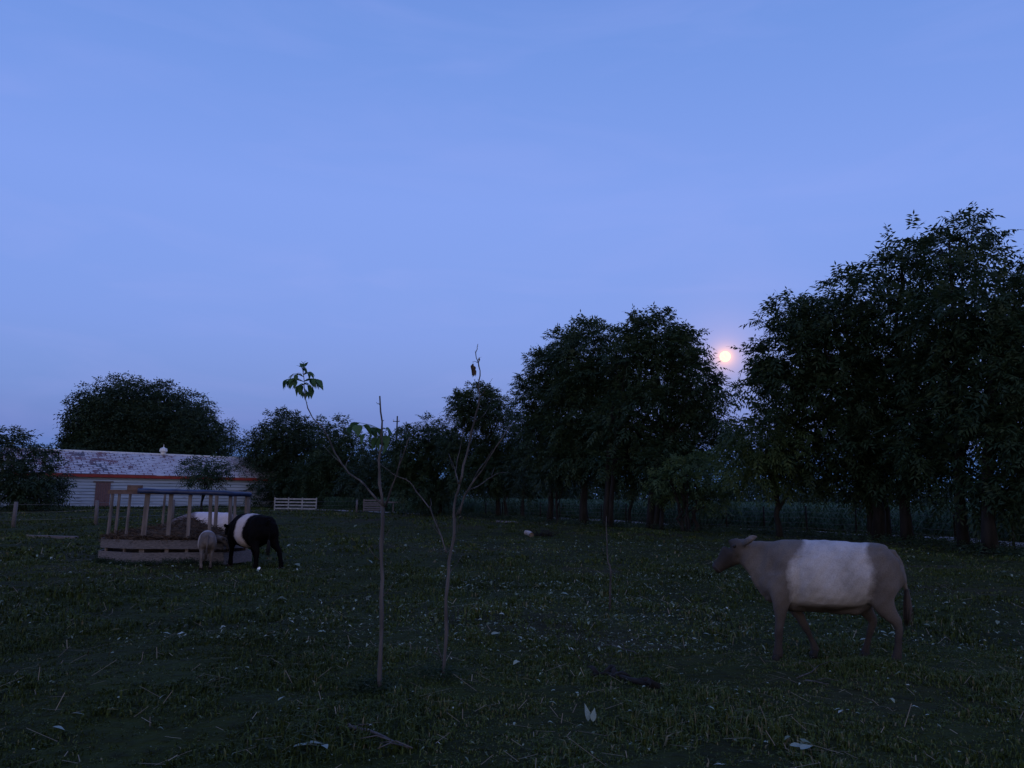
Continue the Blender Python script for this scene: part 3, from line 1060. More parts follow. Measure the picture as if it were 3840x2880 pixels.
# upright slats: (side, station, width, thickness)
posts = [(0, .06, .06, .05), (0, .62, .05, .04), (1, .07, .11, .04), (1, .36, .09, .05), (1, .60, .075, .05), (1, .85, .075, .05), (2, .28, .075, .05), (2, .94, .09, .06),
         (3, .98, .09, .06), (4, .16, .085, .05), (4, .62, .05, .05), (5, .06, .10, .06)]
for i, t, w, th in posts:
    a = fl(i, t, .04, .05)
    b_ = fl(i, t, TOPZ + .05, .11)
    a += Vector((random.uniform(-.02, .02), 0, 0))
    side = (fp[(i + 1) % 6] - fp[i]).normalized()
    mb = MB()
    d = (b_ - a).normalized()
    mb.bar(a, b_, w, th, side.cross(d).cross(d) * -1)
    link('slat_post', mb.mesh('slat_post'), feeder, M['wood_plank'])
# blue cover lying over the top rail along the front
tp = MB()
pts = [fl(1, -.02 + .0 * k, 0) for k in range(1)]
path = [fl(1, t, TOPZ + .06, .07) for t in np.linspace(-.03, 1.0, 12)] + [fl(2, t, TOPZ + .045, .07) for t in (.3, .6, .95)]
sec = [(-.07, -.085), (-.08, -.02), (-.06, .01), (-.01, .02), (.05, .015), (.08, -.01), (.075, -.08)]
vs, fs = [], []
for k, p in enumerate(path):
    q_ = path[min(k + 1, len(path) - 1)] - path[max(k - 1, 0)]
    q_.normalize()
    out = Vector((q_.y, -q_.x, 0))
    for (o_, h_) in sec:
        vs.append(p + out * (-o_) * (1 + .12 * math.sin(k * 2.1)) + Vector((0, 0, h_ - .003 * k + .006 * math.sin(k * 1.7 + o_ * 20))))
ns = len(sec)
for k in range(len(path) - 1):
    for j in range(ns - 1):
        fs.append((k * ns + j, k * ns + j + 1, (k + 1) * ns + j + 1, (k + 1) * ns + j))
tp.add(vs, fs)
cover = tp.build('blue_cover', M['blue_tarp'], feeder, True)
sm = cover.modifiers.new('thickness', 'SOLIDIFY'); sm.thickness = .012
# small rounded block on the left top rail
mb = MB(); mb.bar(fl(0, .60, TOPZ + .10, .07), fl(1, .00, TOPZ + .10, .07), .12, .08); link('rail_block', mb.mesh('rail_block'), feeder, M['wood_brown'])

# hay heaped inside
r = np.random.RandomState(5)
mb = MB()
G = 26
hayo = Vector((fx, fy, 0))
for j in range(G):
    for i in range(G):
        a_ = i / (G - 1) * 2 - 1
        b2 = j / (G - 1) * 2 - 1
        # squeeze the square grid into the six-sided pen
        rr_ = max(abs(a_), abs(b2))
        th_ = math.atan2(b2, a_)
        dv_ = Vector((math.cos(th_) * 1.6, math.sin(th_), 0)).normalized()
        lim = 9
        for q0_ in range(6):
            A_, B_ = fp[q0_] - cenf, fp[(q0_ + 1) % 6] - cenf
            den = dv_.x * (B_.y - A_.y) - dv_.y * (B_.x - A_.x)
            if abs(den) > 1e-6:
                t_ = (A_.x * (B_.y - A_.y) - A_.y * (B_.x - A_.x)) / den
                if t_ > 0: lim = min(lim, t_)
        x = cenf.x + dv_.x * lim * rr_ * .96
        y = cenf.y + dv_.y * lim * rr_ * .96
        e = rr_ ** 2.2
        h = .50 + (1 - e) * (.30 + .10 * math.sin(a_ * 5 + 1) + .08 * math.sin(b2 * 6 + a_ * 3)) + r.uniform(-.02, .02)
        mb.v.append((x, y, h))
for j in range(G - 1):
    for i in range(G - 1):
        mb.f.append((j * G + i, j * G + i + 1, (j + 1) * G + i + 1, (j + 1) * G + i))
hp = mb.mesh('hay')
hv_ = np.array([tuple(p) for p in mb.v])
n = 5200
ii = r.randint(len(hv_), size=n)
P = hv_[ii] + np.stack([r.uniform(-.07, .07, n), r.uniform(-.05, .05, n), r.uniform(-.01, .04, n)], 1)
a = r.uniform(0, 6.28, n)
el = r.uniform(-.5, .6, n)
d = np.stack([np.cos(a) * np.cos(el), np.sin(a) * np.cos(el), np.sin(el)], 1)
L = r.uniform(.06, .2, n)[:, None]
s = norm(np.cross(d, r.normal(size=(n, 3)))) * .005
hq = np.stack([P - s, P + s, P + d * L + s, P + d * L - s], 1)
n2 = 2600
side_i = r.choice([0, 1, 1, 1, 2], n2)
tt = r.uniform(0, 1, n2)
EP = np.array([tuple(fl(int(a_), float(b_2), .585, r.uniform(-.02, .10))) for a_, b_2 in zip(side_i, tt)])
EP[:, 2] += r.uniform(-.02, .03, n2) + .025 * np.sin(tt * 19)
aa = r.uniform(0, 6.28, n2)
ee = r.uniform(-.9, .5, n2)
dd2 = np.stack([np.cos(aa) * np.cos(ee), np.sin(aa) * np.cos(ee), np.sin(ee)], 1)
LL = r.uniform(.04, .13, n2)[:, None]
s2 = norm(np.cross(dd2, r.normal(size=(n2, 3)))) * .005
hq = np.concatenate([hq, np.stack([EP - s2, EP + s2, EP + dd2 * LL + s2, EP + dd2 * LL - s2], 1)]).reshape(-1, 3)
n += n2
b0 = len(mb.v)
mb.v += [tuple(p) for p in hq]
mb.f += [(b0 + 4 * k, b0 + 4 * k + 1, b0 + 4 * k + 2, b0 + 4 * k + 3) for k in range(n)]
o = mb.build('hay', M['hay'])
o.location = (fx, fy, 0)
tag(o, 'dark brown hay heaped inside the wooden feeder', 'hay', kind='stuff')


# ------------------------------------------------------------------ cattle
def loft(mb, rings, seg=20, sq=1.0):
    """rings: (centre, half width (y), half height (normal to path in xz)) following a path in 3D"""
    cs = [Vector(c) for c, _, _ in rings]
    n = len(rings)
    vs = []
    for i, (c, hw, hh) in enumerate(rings):
        d = (cs[min(i + 1, n - 1)] - cs[max(i - 1, 0)]).normalized()
        yv = Vector((0, 1, 0))
        yv = (yv - d * yv.dot(d)).normalized()
        nv = d.cross(yv) * -1
        if nv.z < 0 and abs(d.z) < .7: nv = -nv
        for k in range(seg):
            a = 2 * math.pi * k / seg
            ca, sa = math.cos(a), math.sin(a)
            vs.append(cs[i] + yv * hw * math.copysign(abs(ca) ** sq, ca) + nv * hh * math.copysign(abs(sa) ** sq, sa))
    fs = [(i * seg + k, i * seg + (k + 1) % seg, (i + 1) * seg + (k + 1) % seg, (i + 1) * seg + k) for i in range(n - 1) for k in range(seg)]
    fs += [tuple(range(seg - 1, -1, -1)), tuple((n - 1) * seg + k for k in range(seg))]
    mb.add(vs, fs)


TORSO = [((-.735, 0, 1.00), .09, .08), ((-.70, 0, .97), .19, .19), ((-.60, 0, .935), .245, .255), ((-.45, 0, .895), .265, .30), ((-.25, 0, .865), .285, .335),
         ((-.02, 0, .85), .315, .355), ((.22, 0, .855), .305, .355), ((.40, 0, .87), .26, .345), ((.56, 0, .90), .215, .30), ((.66, 0, .92), .165, .235), ((.72, 0, .93), .09, .14)]
LEGS = {
    'fl': [((.50, .15, .86), .11, .17), ((.50, .17, .68), .095, .125), ((.52, .17, .54), .065, .085), ((.54, .165, .38), .047, .052), ((.55, .165, .33), .050, .055), ((.555, .165, .20), .034, .038), ((.56, .165, .11), .042, .045), ((.575, .165, .055), .046, .055), ((.585, .165, .0), .052, .062)],
    'fr': [((.44, -.15, .86), .11, .17), ((.42, -.17, .68), .095, .12), ((.36, -.17, .54), .062, .08), ((.26, -.165, .40), .048, .052), ((.24, -.165, .35), .048, .054), ((.17, -.165, .22), .034, .038), ((.13, -.165, .12), .040, .044), ((.12, -.165, .06), .046, .052), ((.13, -.165, .0), .052, .060)],
    'rl': [((-.52, .13, .92), .12, .22), ((-.50, .16, .76), .115, .19), ((-.50, .17, .62), .09, .13), ((-.58, .165, .50), .06, .085), ((-.655, .16, .42), .047, .062), ((-.665, .16, .37), .043, .052), ((-.64, .16, .22), .036, .040), ((-.625, .16, .12), .043, .046), ((-.605, .16, .05), .048, .056), ((-.60, .16, 0), .052, .064)],
    'rr': [((-.48, -.13, .92), .12, .22), ((-.44, -.16, .74), .115, .18), ((-.40, -.17, .60), .085, .12), ((-.44, -.165, .48), .058, .08), ((-.49, -.16, .41), .046, .06), ((-.49, -.16, .36), .043, .05), ((-.44, -.16, .22), .035, .038), ((-.41, -.16, .12), .043, .046), ((-.39, -.16, .05), .048, .056), ((-.385, -.16, 0), .052, .064)],
}
NECK_UP = [((.46, 0, .90), .18, .30), ((.59, 0, .945), .145, .255), ((.70, 0, .995), .115, .205), ((.80, 0, 1.04), .095, .16), ((.88, 0, 1.085), .08, .11)]
HEAD_UP = [((.845, 0, 1.185), .055, .04), ((.885, 0, 1.15), .092, .085), ((.94, 0, 1.09), .108, .128), ((1.00, 0, 1.03), .096, .128), ((1.065, 0, .972), .072, .097), ((1.12, 0, .925), .060, .070), ((1.165, 0, .888), .072, .068), ((1.19, 0, .868), .052, .048)]
NECK_DN = [((.50, 0, .92), .18, .27), ((.68, 0, .93), .14, .215), ((.84, 0, .92), .115, .165), ((.98, 0, .89), .10, .13), ((1.06, 0, .86), .08, .10)]
HEAD_DN = [((1.03, 0, .93), .055, .05), ((1.06, 0, .885), .095, .10), ((1.11, 0, .815), .105, .115), ((1.155, 0, .75), .09, .105), ((1.19, 0, .67), .066, .083), ((1.215, 0, .60), .060, .068), ((1.23, 0, .545), .068, .064), ((1.235, 0, .515), .045, .04)]


def make_cow(name, label, cat, loc, heading, scale, mat, voxel, head='up', tail=None, thin=1.0, deep=1.0, legfat=1.0, legstretch=1.0, hair='tail_hair', legs=None, ears=True, yaw=0.0, woolly=0.0):
    root = empty(name, loc, label, cat, None, heading)
    root.scale = (scale,) * 3
    mb = MB()
    S = lambda rs, fy_=1.0: [((c[0], c[1] * fy_, c[2]), w * fy_, h) for c, w, h in rs]
    loft(mb, [((c[0], 0, c[2] - .1 * (deep - 1)), w * thin, h * deep) for c, w, h in TORSO], 24, .92)
    # hip bones and withers
    loft(mb, [((-.62, .0, 1.12), .10, .05), ((-.50, 0, 1.135), .20 * thin, .06), ((-.36, 0, 1.13), .16 * thin, .06), ((-.2, 0, 1.12), .06, .05)], 14)
    loft(mb, [((.22, .0, 1.13), .05, .05), ((.38, 0, 1.145), .09, .06), ((.52, 0, 1.12), .08, .06), ((.64, 0, 1.08), .05, .05)], 14)
    if head == 'up':
        loft(mb, [((.86, 0, .96), .02, .03), ((.78, 0, .86), .028, .05), ((.71, 0, .76), .04, .06), ((.64, 0, .68), .06, .07), ((.54, 0, .62), .08, .06)], 12)
    # belly line and navel fold
    loft(mb, [((-.42, 0, .58), .09, .05), ((-.28, 0, .525), .09, .06), ((-.12, 0, .52), .07, .06), ((.1, 0, .53), .07, .05), ((.4, 0, .55), .12, .07), ((.62, 0, .66), .08, .09)], 12)
    L = legs or LEGS
    for k, rs in L.items():
        loft(mb, [((c[0], c[1] * thin, c[2]), w * legfat, h * legfat) for c, w, h in rs[:-1]], 14)
    neck, hd = (NECK_UP, HEAD_UP) if head == 'up' else (NECK_DN, HEAD_DN)
    if yaw:
        piv = neck[0][0]
        def tw(c, f):
            a = yaw * f
            dx, dy = c[0] - piv[0], c[1]
            return (piv[0] + dx * math.cos(a) - dy * math.sin(a), dx * math.sin(a) + dy * math.cos(a), c[2])
        neck = [(tw(c, i / 4), w, h) for i, (c, w, h) in enumerate(neck)]
        hd = [(tw(c, 1), w, h) for c, w, h in hd]
    loft(mb, neck, 18)
    loft(mb, hd, 16)
    pol = Vector(hd[1][0]); brow = Vector(hd[2][0]); nose = Vector(hd[-2][0])
    yv = Vector((-math.sin(yaw), math.cos(yaw), 0)); fw = Vector((math.cos(yaw), math.sin(yaw), 0))
    if ears:
        for s in (-1, 1):
            e0 = pol + yv * s * .07 - fw * .02
            bk = -fw * .05
            e = [(e0, .028), (e0 + yv * s * .06 + bk * .6 + Vector((0, 0, .02)), .042), (e0 + yv * s * .10 + bk * 1.2 + Vector((0, 0, .04)), .046), (e0 + yv * s * .14 + bk * 2.0 + Vector((0, 0, .055)), .034), (e0 + yv * s * .165 + bk * 2.8 + Vector((0, 0, .07)), .012)]
            sub = MB()
            sub.tube([p for p, _ in e], [w for _, w in e], 12)
            for k_, p_ in enumerate(sub.v):      # flatten the ear front to back
                q__ = e[min(k_ // 12, 4)][0]
                dlt = Vector(p_) - q__
                dlt -= fw * dlt.dot(fw) * .55
                sub.v[k_] = tuple(q__ + dlt)
            mb.add(sub.v, sub.f)
    tl = tail or [(-.70, 0, 1.10), (-.77, 0, 1.09), (-.815, 0, .98), (-.825, .01, .78), (-.82, .02, .60)]
    mb.tube(tl, [.05, .042, .032, .025, .020], 8)
    tmp = mb.build('body_tmp', mat)
    rm = tmp.modifiers.new('r', 'REMESH'); rm.mode = 'VOXEL'; rm.voxel_size = voxel; rm.use_smooth_shade = True
    sm = tmp.modifiers.new('s', 'SMOOTH'); sm.factor = .5; sm.iterations = 5
    dg = bpy.context.evaluated_depsgraph_get()
    me = bpy.data.meshes.new_from_object(tmp.evaluated_get(dg))
    bpy.data.objects.remove(tmp)
    # muscle and coat relief
    co = np.empty(len(me.vertices) * 3); me.vertices.foreach_get('co', co); co = co.reshape(-1, 3)
    no = np.empty(len(me.vertices) * 3); me.vertices.foreach_get('normal', no); no = no.reshape(-1, 3)
    x_, y_, z_ = co.T
    rel = .006 * np.sin(x_ * 26 + z_ * 3) * np.clip(1 - abs(x_ - .1) * 2.2, 0, 1) * (z_ < 1.05) * (z_ > .6)
    rel += .006 * np.sin(x_ * 9 + 2) * np.sin(z_ * 11 + y_ * 3) - .018 * np.exp(-((x_ + .36) ** 2 / .006 + (z_ - .97) ** 2 / .012)) - .014 * np.exp(-((x_ - .36) ** 2 / .002)) * (z_ > .55) * (z_ < 1.05)
    # shoulder blade, hip bone, flank hollow, belly swell, thigh groove
    side = np.abs(y_) > .06
    def blob(px, pz, sx, sz, a): return a * np.exp(-((x_ - px) ** 2 / sx + (z_ - pz) ** 2 / sz)) * side
    rel += blob(.47, .92, .010, .03, .022) + blob(-.50, 1.08, .003, .003, .03) - blob(-.33, .98, .006, .010, .022) + blob(.0, .72, .05, .02, .014)
    rel += blob(-.56, .86, .008, .02, .018) - blob(-.40, .74, .002, .02, .020) - blob(.60, .90, .002, .02, .014) - blob(.34, .80, .0012, .03, .016) + blob(.60, .74, .004, .006, .014)
    rel += blob(-.70, 1.02, .002, .002, .02)
    rng_ = np.random.RandomState(2)
    for q_ in range(5):
        fr_ = rng_.uniform(-1, 1, 3) * (22 + 14 * q_)
        rel += .0016 * np.sin(co @ fr_ + q_)
    rel += woolly * np.sin(x_ * 60 + 3 * np.sin(z_ * 40)) * np.sin(z_ * 55 + y_ * 30)
    co = co + no * rel[:, None]
    me.vertices.foreach_set('co', co.reshape(-1))
    me.update()
    body = link('body', me, root, mat, True)
    hoofz = .055
    for s in (-1, 1):
        bm = bmesh.new(); bmesh.ops.create_uvsphere(bm, u_segments=12, v_segments=8, radius=.019)
        em_ = bpy.data.meshes.new('eye'); bm.to_mesh(em_); bm.free()
        eo = link('eye', em_, root, M['eye'], True)
        eo.location = brow + yv * s * (hd[2][1] * .93) + Vector((0, 0, .035)) + fw * .015
    mbn = MB()
    loft(mbn, [(tuple(Vector(hd[-3][0]).lerp(nose, .8)), hd[-2][1] * .97, hd[-2][2] * .97), (tuple(nose), hd[-2][1] * .985, hd[-2][2] * .985), (tuple(Vector(hd[-1][0])), hd[-1][1] * 1.04, hd[-1][2] * 1.04)], 14)
    mbn.build('muzzle', M['nose'], root, True)
    for rs in L.values():
        c, w, h = rs[-1]
        x, y, z = c
        y *= thin
        mbh = MB()
        for s in (-1, 1):
            mbh.tube([(x + .012, y + s * .027, .0), (x + .010, y + s * .026, .04), (x - .008, y + s * .020, .075)], [.043 * legfat, .038 * legfat, .028], 9)
        mbh.build('hoof', M['hoof'], root, True)
    q0 = Vector(tl[-1])
    mt = MB()
    mt.tube([q0 + Vector((0, 0, .08)), q0, q0 - Vector((0, 0, .09)), q0 - Vector((-.01, 0, .2)), q0 - Vector((-.015, 0, .27))], [.02, .034, .045, .033, .008], 9)
    for k in range(26):
        a = random.uniform(0, 6.28)
        rr = random.uniform(.01, .04)
        p = q0 + Vector((math.cos(a) * rr, math.sin(a) * rr, -.05))
        mt.tube([p, p + Vector((math.cos(a) * .015, math.sin(a) * .015, -.12)), p + Vector((math.cos(a) * .01, math.sin(a) * .01, -random.uniform(.2, .3)))], [.005, .004, .001], 3)
    mt.build('tail_tuft', M[hair], root, True)
    return root


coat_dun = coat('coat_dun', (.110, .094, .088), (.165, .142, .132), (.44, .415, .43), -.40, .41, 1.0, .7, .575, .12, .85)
coat_black = coat('coat_black', (.004, .004, .005), (.007, .006, .007), (.50, .44, .46), -.20, .10, 0, .25, .48, .03)
coat_white = coat('coat_white', (.14, .12, .14), (.20, .17, .19), (.62, .55, .60), -.60, .42, 0, .2)
coat_calf = coat('coat_calf', (.10, .085, .085), (.17, .145, .145), (.36, .32, .33), -.30, .15, 0, .3)

# big dun cow walking left
cx, cy = gxy(823, 8.15)
TAIL_SWING = [(-.60, 0, 1.09), (-.70, .0, 1.09), (-.765, .01, 1.01), (-.79, .02, .86), (-.80, .03, .66)]
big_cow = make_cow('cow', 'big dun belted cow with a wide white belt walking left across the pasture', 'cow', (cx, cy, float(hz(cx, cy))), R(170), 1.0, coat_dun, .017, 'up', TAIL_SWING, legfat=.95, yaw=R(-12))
big_cow.scale = (.94, 1, 1)

# black belted cow at the feeder, seen from behind
LB = dict(LEGS)
LB['rr'] = [((-.50, -.13, .92), .12, .22), ((-.54, -.16, .76), .115, .18), ((-.60, -.18, .62), .09, .12), ((-.70, -.20, .50), .06, .08), ((-.80, -.22, .42), .05, .06), ((-.81, -.22, .37), .046, .05), ((-.83, -.24, .22), .038, .042), ((-.85, -.25, .12), .045, .046), ((-.84, -.25, .05), .05, .056), ((-.83, -.25, 0), .055, .064)]
cx, cy = gxy(254, 17.95)
make_cow('cow', 'shaggy black cow with a narrow white belt, its head in the feeder', 'cow', (cx, cy, float(hz(cx, cy)) - .01), R(136), .985, coat_black, .024, 'dn', None, 1.22, 1.1, 1.2, legs=LB, hair='tail_black', woolly=.006)

# pale cow standing behind the feeder
cx, cy = gxy(212, 22.4)
make_cow('cow', 'pale cow with greyish head feeding on the far side of the feeder', 'cow', (cx, cy, float(hz(cx, cy))), R(196), .93, coat_white, .03, 'dn', None, 1.1)

# calf
LC_ = {k: [((c[0] * .86, c[1], c[2]), w * .9, h * .9) for c, w, h in v] for k, v in LEGS.items()}
cx, cy = gxy(210, 17.75)
make_cow('calf', 'small cream calf facing the feeder beside the black cow', 'calf', (cx, cy, float(hz(cx, cy))), R(112), .68, coat_calf, .026, 'dn', None, .9, hair='tail_hair', yaw=R(-70))


# ------------------------------------------------------------------ saplings in the foreground
def wander(pts, r, amp):
    out = [pts[0]]
    for a, b_ in zip(pts[:-1], pts[1:]):
        m_ = (a + b_) / 2 + Vector((r.uniform(-amp, amp), r.uniform(-amp, amp), r.uniform(-amp, amp)))
        out += [m_, b_]
    return out


def c3(x, y): return 266.7 + .12055 * x, 333.3 + .12055 * y
def c4(x, y): return 266.7 + .12055 * x, 506.7 + .12055 * y


def leaf_mesh(name, mat, L=.1, w=.05, cup=.25):
    mb = MB()
    rows = [(0, .0), (.12, .34), (.3, .52), (.5, .46), (.72, .26), (.9, .09), (1, 0)]
    vs, fs = [], []
    for (t, h) in rows:
        z = -L * cup * t * t
        vs += [(t * L, -h * w, z + .14 * w * (h * 2)), (t * L, 0, z - .0), (t * L, h * w, z + .14 * w * (h * 2))]
    for i in range(len(rows) - 1):
        a = i * 3
        fs += [(a, a + 3, a + 4, a + 1), (a + 1, a + 4, a + 5, a + 2)]
    mb.add(vs, fs)
    me = mb.mesh(name)
    me.materials.append(mat)
    return me


LEAF = leaf_mesh('leaf', M['leaf_sapling'], 1, .46, .30)
LEAF2 = leaf_mesh('leaf', M['leaf_sapling'], 1, .85, .45)
LEAFD = leaf_mesh('leaf', M['leaf_dead'], 1, .55, .7)


def put_leaf(root, p, d, L, me=None, roll=0.0):
    o = bpy.data.objects.new('leaf', me or LEAF)
    C.objects.link(o)
    o.parent = root
    x = Vector(d).normalized()
    y = Vector((0, 0, 1)).cross(x)
    if y.length < .01: y = Vector((0, 1, 0))
    y.normalize()
    z = x.cross(y)
    m_ = Matrix((x, y, z)).transposed() @ Matrix.Rotation(roll, 3, 'X')
    o.matrix_local = Matrix.Translation(p) @ m_.to_4x4() @ Matrix.Scale(L, 4)
    return o


def sapling(name, label, d, stems, seed, mat='bark_pale'):
    """stems: list of (name, [(u, v, dd)], r0, r1)"""
    r = random.Random(seed)
    u0, v0 = stems[0][1][0][:2]
    x, y = gxy(u0, d)
    base = Vector((x, y, float(hz(x, y)) - .03))
    root = empty(name, base, label, 'sapling')
    for nm, pts, r0, r1 in stems:
        P = []
        for k, p in enumerate(pts):
            q_ = at(p[0], p[1], d + (p[2] if len(p) > 2 else 0))
            P.append(q_ - base)
        if nm == 'trunk': P[0].z = 0
        P = wander(P, r, .009)
        n = len(P)
        rad = [(r0 + (r1 - r0) * (i / (n - 1))) * .68 for i in range(n)]
        rad = [a * (1 + r.uniform(-.16, .24)) for a in rad]
        mb = MB()
        mb.tube(P, rad, 8)
        # knots and twig stubs
        for k in range(max(2, n // 3)):
            i = r.randrange(1, n)
            a = r.uniform(0, 6.28)
            dv = Vector((math.cos(a), math.sin(a), .7)).normalized()
            mb.tube([P[i], P[i] + dv * (rad[i] + .012)], [rad[i] * .55, rad[i] * .3], 5)
            if nm not in ('twig', 'dead_leader') and r.random() < .6 and i < n * .7:      # fine bare side twig
                L_ = r.uniform(.06, .22)
                e1 = P[i] + dv * L_ * .5 + Vector((r.uniform(-.02, .02), 0, .01))
                mb.tube([P[i], e1, e1 + dv * L_ * .5 + Vector((r.uniform(-.03, .03), 0, .04))], [.0035, .0026, .0012], 4)
        mb.build(nm, M[mat], root, True)
    return root, base


dA = 6.6
leftb = [c3(965, 1430), c3(880, 1340), c3(810, 1255), c3(740, 1200), c3(680, 1160), c3(620, 1080), c3(570, 1000), c3(520, 880), c3(470, 790), c3(380, 700), c3(340, 620), c3(322, 545), c3(310, 440), c3(305, 340), c3(303, 275)]
leftb = [(u, v, .03 * i) for i, (u, v) in enumerate(leftb)]
rootA, baseA = sapling('sapling', 'spindly forked sapling with one leafy tuft and a broken dead leader', dA, [
    ('trunk', [c4(938, 1600), c4(940, 1300), c4(955, 900), c4(960, 600), c4(950, 300), c4(962, 0), c3(965, 1450)], .026, .021),
    ('dead_leader', [c3(965, 1450), c3(935, 1250), c3(930, 1050), c3(958, 930), c3(955, 800), c3(945, 650), c3(938, 520)], .019, .008),
    ('branch', leftb, .013, .004),
    ('branch', [(*c3(985, 1440), 0), (*c3(1010, 1370), -.05), (*c3(1060, 1220), -.1), (*c3(1090, 1120), -.15), (*c3(1130, 1020), -.2), (*c3(1160, 930), -.2), (*c3(1190, 860), -.2)], .012, .004),
    ('twig', [c3(935, 592), c3(918, 585), c3(908, 572)], .004, .002),
], 3)


def tuft(root, base, d, items, me=None, petiole=True, seed=1, mat='leaf_sapling', dz=-.55):
    """items: (u, v, du, dv, length m): leaf root and the way it heads in the view plane"""
    r = random.Random(seed)
    for (u, v, ou, ov, du, dv, L) in items:
        p0 = at(ou, ov, d) - base
        dep = r.uniform(-.10, .10)
        p = at(u, v, d + dep) - base
        q_ = at(u + du, v + dv, d + dep + r.uniform(-.05, .05)) - base
        if petiole:
            mb = MB(); mb.tube([p0, (p0 + p) / 2 + Vector((0, 0, .012)), p], [.0025, .002, .0016], 4); mb.build('petiole', M['leaf_sapling'], root)
        put_leaf(root, p, (q_ - p), L, me, r.uniform(-.7, .7))


it = []
r = random.Random(17)
def arm(stem, tip, n, spread, Ls, outs):
    for k in range(n):
        f = .45 + .55 * (k + .5) / n
        u = stem[0] + (tip[0] - stem[0]) * f
        v = stem[1] + (tip[1] - stem[1]) * f - 2.0 * math.sin(math.pi * f)
        it.append((u + r.uniform(-1.5, 1.5), v + r.uniform(-1, 1), *stem, outs[0] * 6 + r.uniform(-5, 5), outs[1] * 6 + r.uniform(-1, 6), Ls * 1.22 * r.uniform(.75, 1.25)))
S0 = c3(305, 400)
arm(S0, c3(150, 388), 13, 0, .072, (-.7, .9))
arm(c3(303, 360), c3(225, 345), 8, 0, .060, (-.8, .5))
arm(S0, c3(440, 392), 14, 0, .076, (.8, .9))
arm(c3(305, 345), c3(370, 345), 8, 0, .055, (.6, .3))
arm(c3(305, 420), c3(375, 460), 9, 0, .070, (.6, 1.0))
arm(c3(308, 430), c3(262, 450), 9, 0, .070, (-.5, 1.0))
arm(c3(312, 470), c3(330, 500), 4, 0, .066, (.1, 1.2))
arm(c3(303, 330), c3(300, 280), 9, 0, .050, (-.1, -.9))
arm(c3(304, 320), c3(320, 300), 3, 0, .050, (.5, -.3))
arm(c3(310, 500), c3(285, 500), 3, 0, .050, (-.3, 1.2))
tuft(rootA, baseA, dA + .42, it, LEAF, True, 4)
# broad leaves drooping round the dead leader
it = []
SL = c3(955, 800)
for (x, y, du, dv, L) in ((760, 740, -6, 3, .10), (745, 760, 2, 8, .09), (800, 760, 7, 5, .10), (840, 790, 7, 4, .10), (870, 800, 6, 6, .09), (820, 830, -5, 6, .09), (720, 790, -5, 5, .07), (900, 800, 8, 4, .08),
                          (985, 790, 7, 3, .09), (1000, 800, 5, 6, .07), (960, 850, 5, 9, .10), (940, 860, -4, 9, .10), (970, 900, 3, 9, .09), (920, 870, -6, 7, .09), (690, 770, -3, 6, .06), (880, 840, -5, 6, .08)):
    it.append((*c3(x, y), *SL, du, dv, L * 1.15))
tuft(rootA, baseA, dA, it, LEAF2, True, 6)

dB = 7.0
rootB, baseB = sapling('sapling', 'tall bare sapling with fanned branches and a withered leaf bunch near its tip', dB, [
    ('trunk', [c4(1458, 1440), c4(1480, 1200), c4(1488, 900), c4(1500, 650), c4(1512, 450), c4(1555, 250), c4(1558, 100), c3(1552, 1500), c3(1570, 1350), c3(1600, 1250)], .022, .015),
    ('leader', [c3(1600, 1250), c3(1630, 1100), c3(1680, 920), c3(1720, 740), c3(1760, 590), c3(1770, 520), c3(1760, 400), c3(1770, 310), c3(1755, 240), c3(1735, 180), c3(1747, 130), c3(1752, 88)], .014, .0035),
    ('branch', [(*c3(1588, 1250), 0), (*c3(1565, 1150), .1), (*c3(1580, 1050), .2), (*c3(1610, 930), .25), (*c3(1640, 780), .3)], .008, .003),
    ('branch', [(*c3(1570, 1200), .05), (*c3(1545, 1080), .15), (*c3(1510, 1000), .25)], .006, .003),
    ('branch', [(*c3(1600, 1500), 0), (*c3(1640, 1350), -.05), (*c3(1700, 1250), -.1), (*c3(1800, 1120), -.2), (*c3(1880, 980), -.25), (*c3(1940, 890), -.3), (*c3(2025, 765), -.3)], .013, .004),
    ('branch', [(*c3(1650, 1315), -.05), (*c3(1750, 1270), .05), (*c3(1830, 1210), .1), (*c3(1900, 1168), .2), (*c3(2010, 1155), .3)], .006, .0025),
    ('branch', [(*c4(1490, 380), 0), (*c4(1470, 320), .02), (*c4(1420, 180), .05), (*c4(1352, 0), .1), (*c3(1350, 1450), .12), (*c3(1290, 1370), .15), (*c3(1210, 1260), .2), (*c3(1150, 1210), .2), (*c3(1050, 1170), .2), (*c3(960, 1100), .25), (*c3(890, 1020), .3)], .011, .003),
    ('twig', [c3(1755, 245), c3(1740, 240), c3(1722, 232), c3(1710, 245)], .004, .002),
    ('twig', [c3(1757, 245), c3(1764, 220), c3(1762, 198)], .005, .003),
    ('twig', [(*c3(1700, 1250), -.1), (*c3(1760, 1130), .0), (*c3(1850, 1000), .05), (*c3(1875, 960), .05)], .005, .002),
    ('sucker', [(*c4(1475, 1320), 0), (*c4(1425, 1180), .05), (*c4(1408, 1080), .05)], .006, .003),
], 5)
it = []
for (x, y, du, dv, L) in ((1712, 250, -2, 9, .06), (1706, 262, -3, 8, .05), (1718, 270, 1, 9, .07), (1714, 290, 0, 9, .07), (1722, 300, 2, 8, .06), (1718, 320, 0, 9, .05), (1702, 270, -1, 8, .04), (1764, 210, 2, -5, .03), (1762, 205, 0, 6, .035), (1716, 305, -2, 8, .06)):
    it.append((*c3(x, y), *c3(1718, 240), du, dv, L * .9))
tuft(rootB, baseB, dB, it, LEAFD, False, 8)

rootC, baseC = sapling('sapling', 'thin leafless stick of a sapling standing alone mid pasture', 11.6, [
    ('trunk', [(609.5, 578.5), (610.6, 574), (610.2, 568), (607.8, 562), (607.0, 552), (606.6, 535), (606.4, 516)], .020, .009),
], 9)

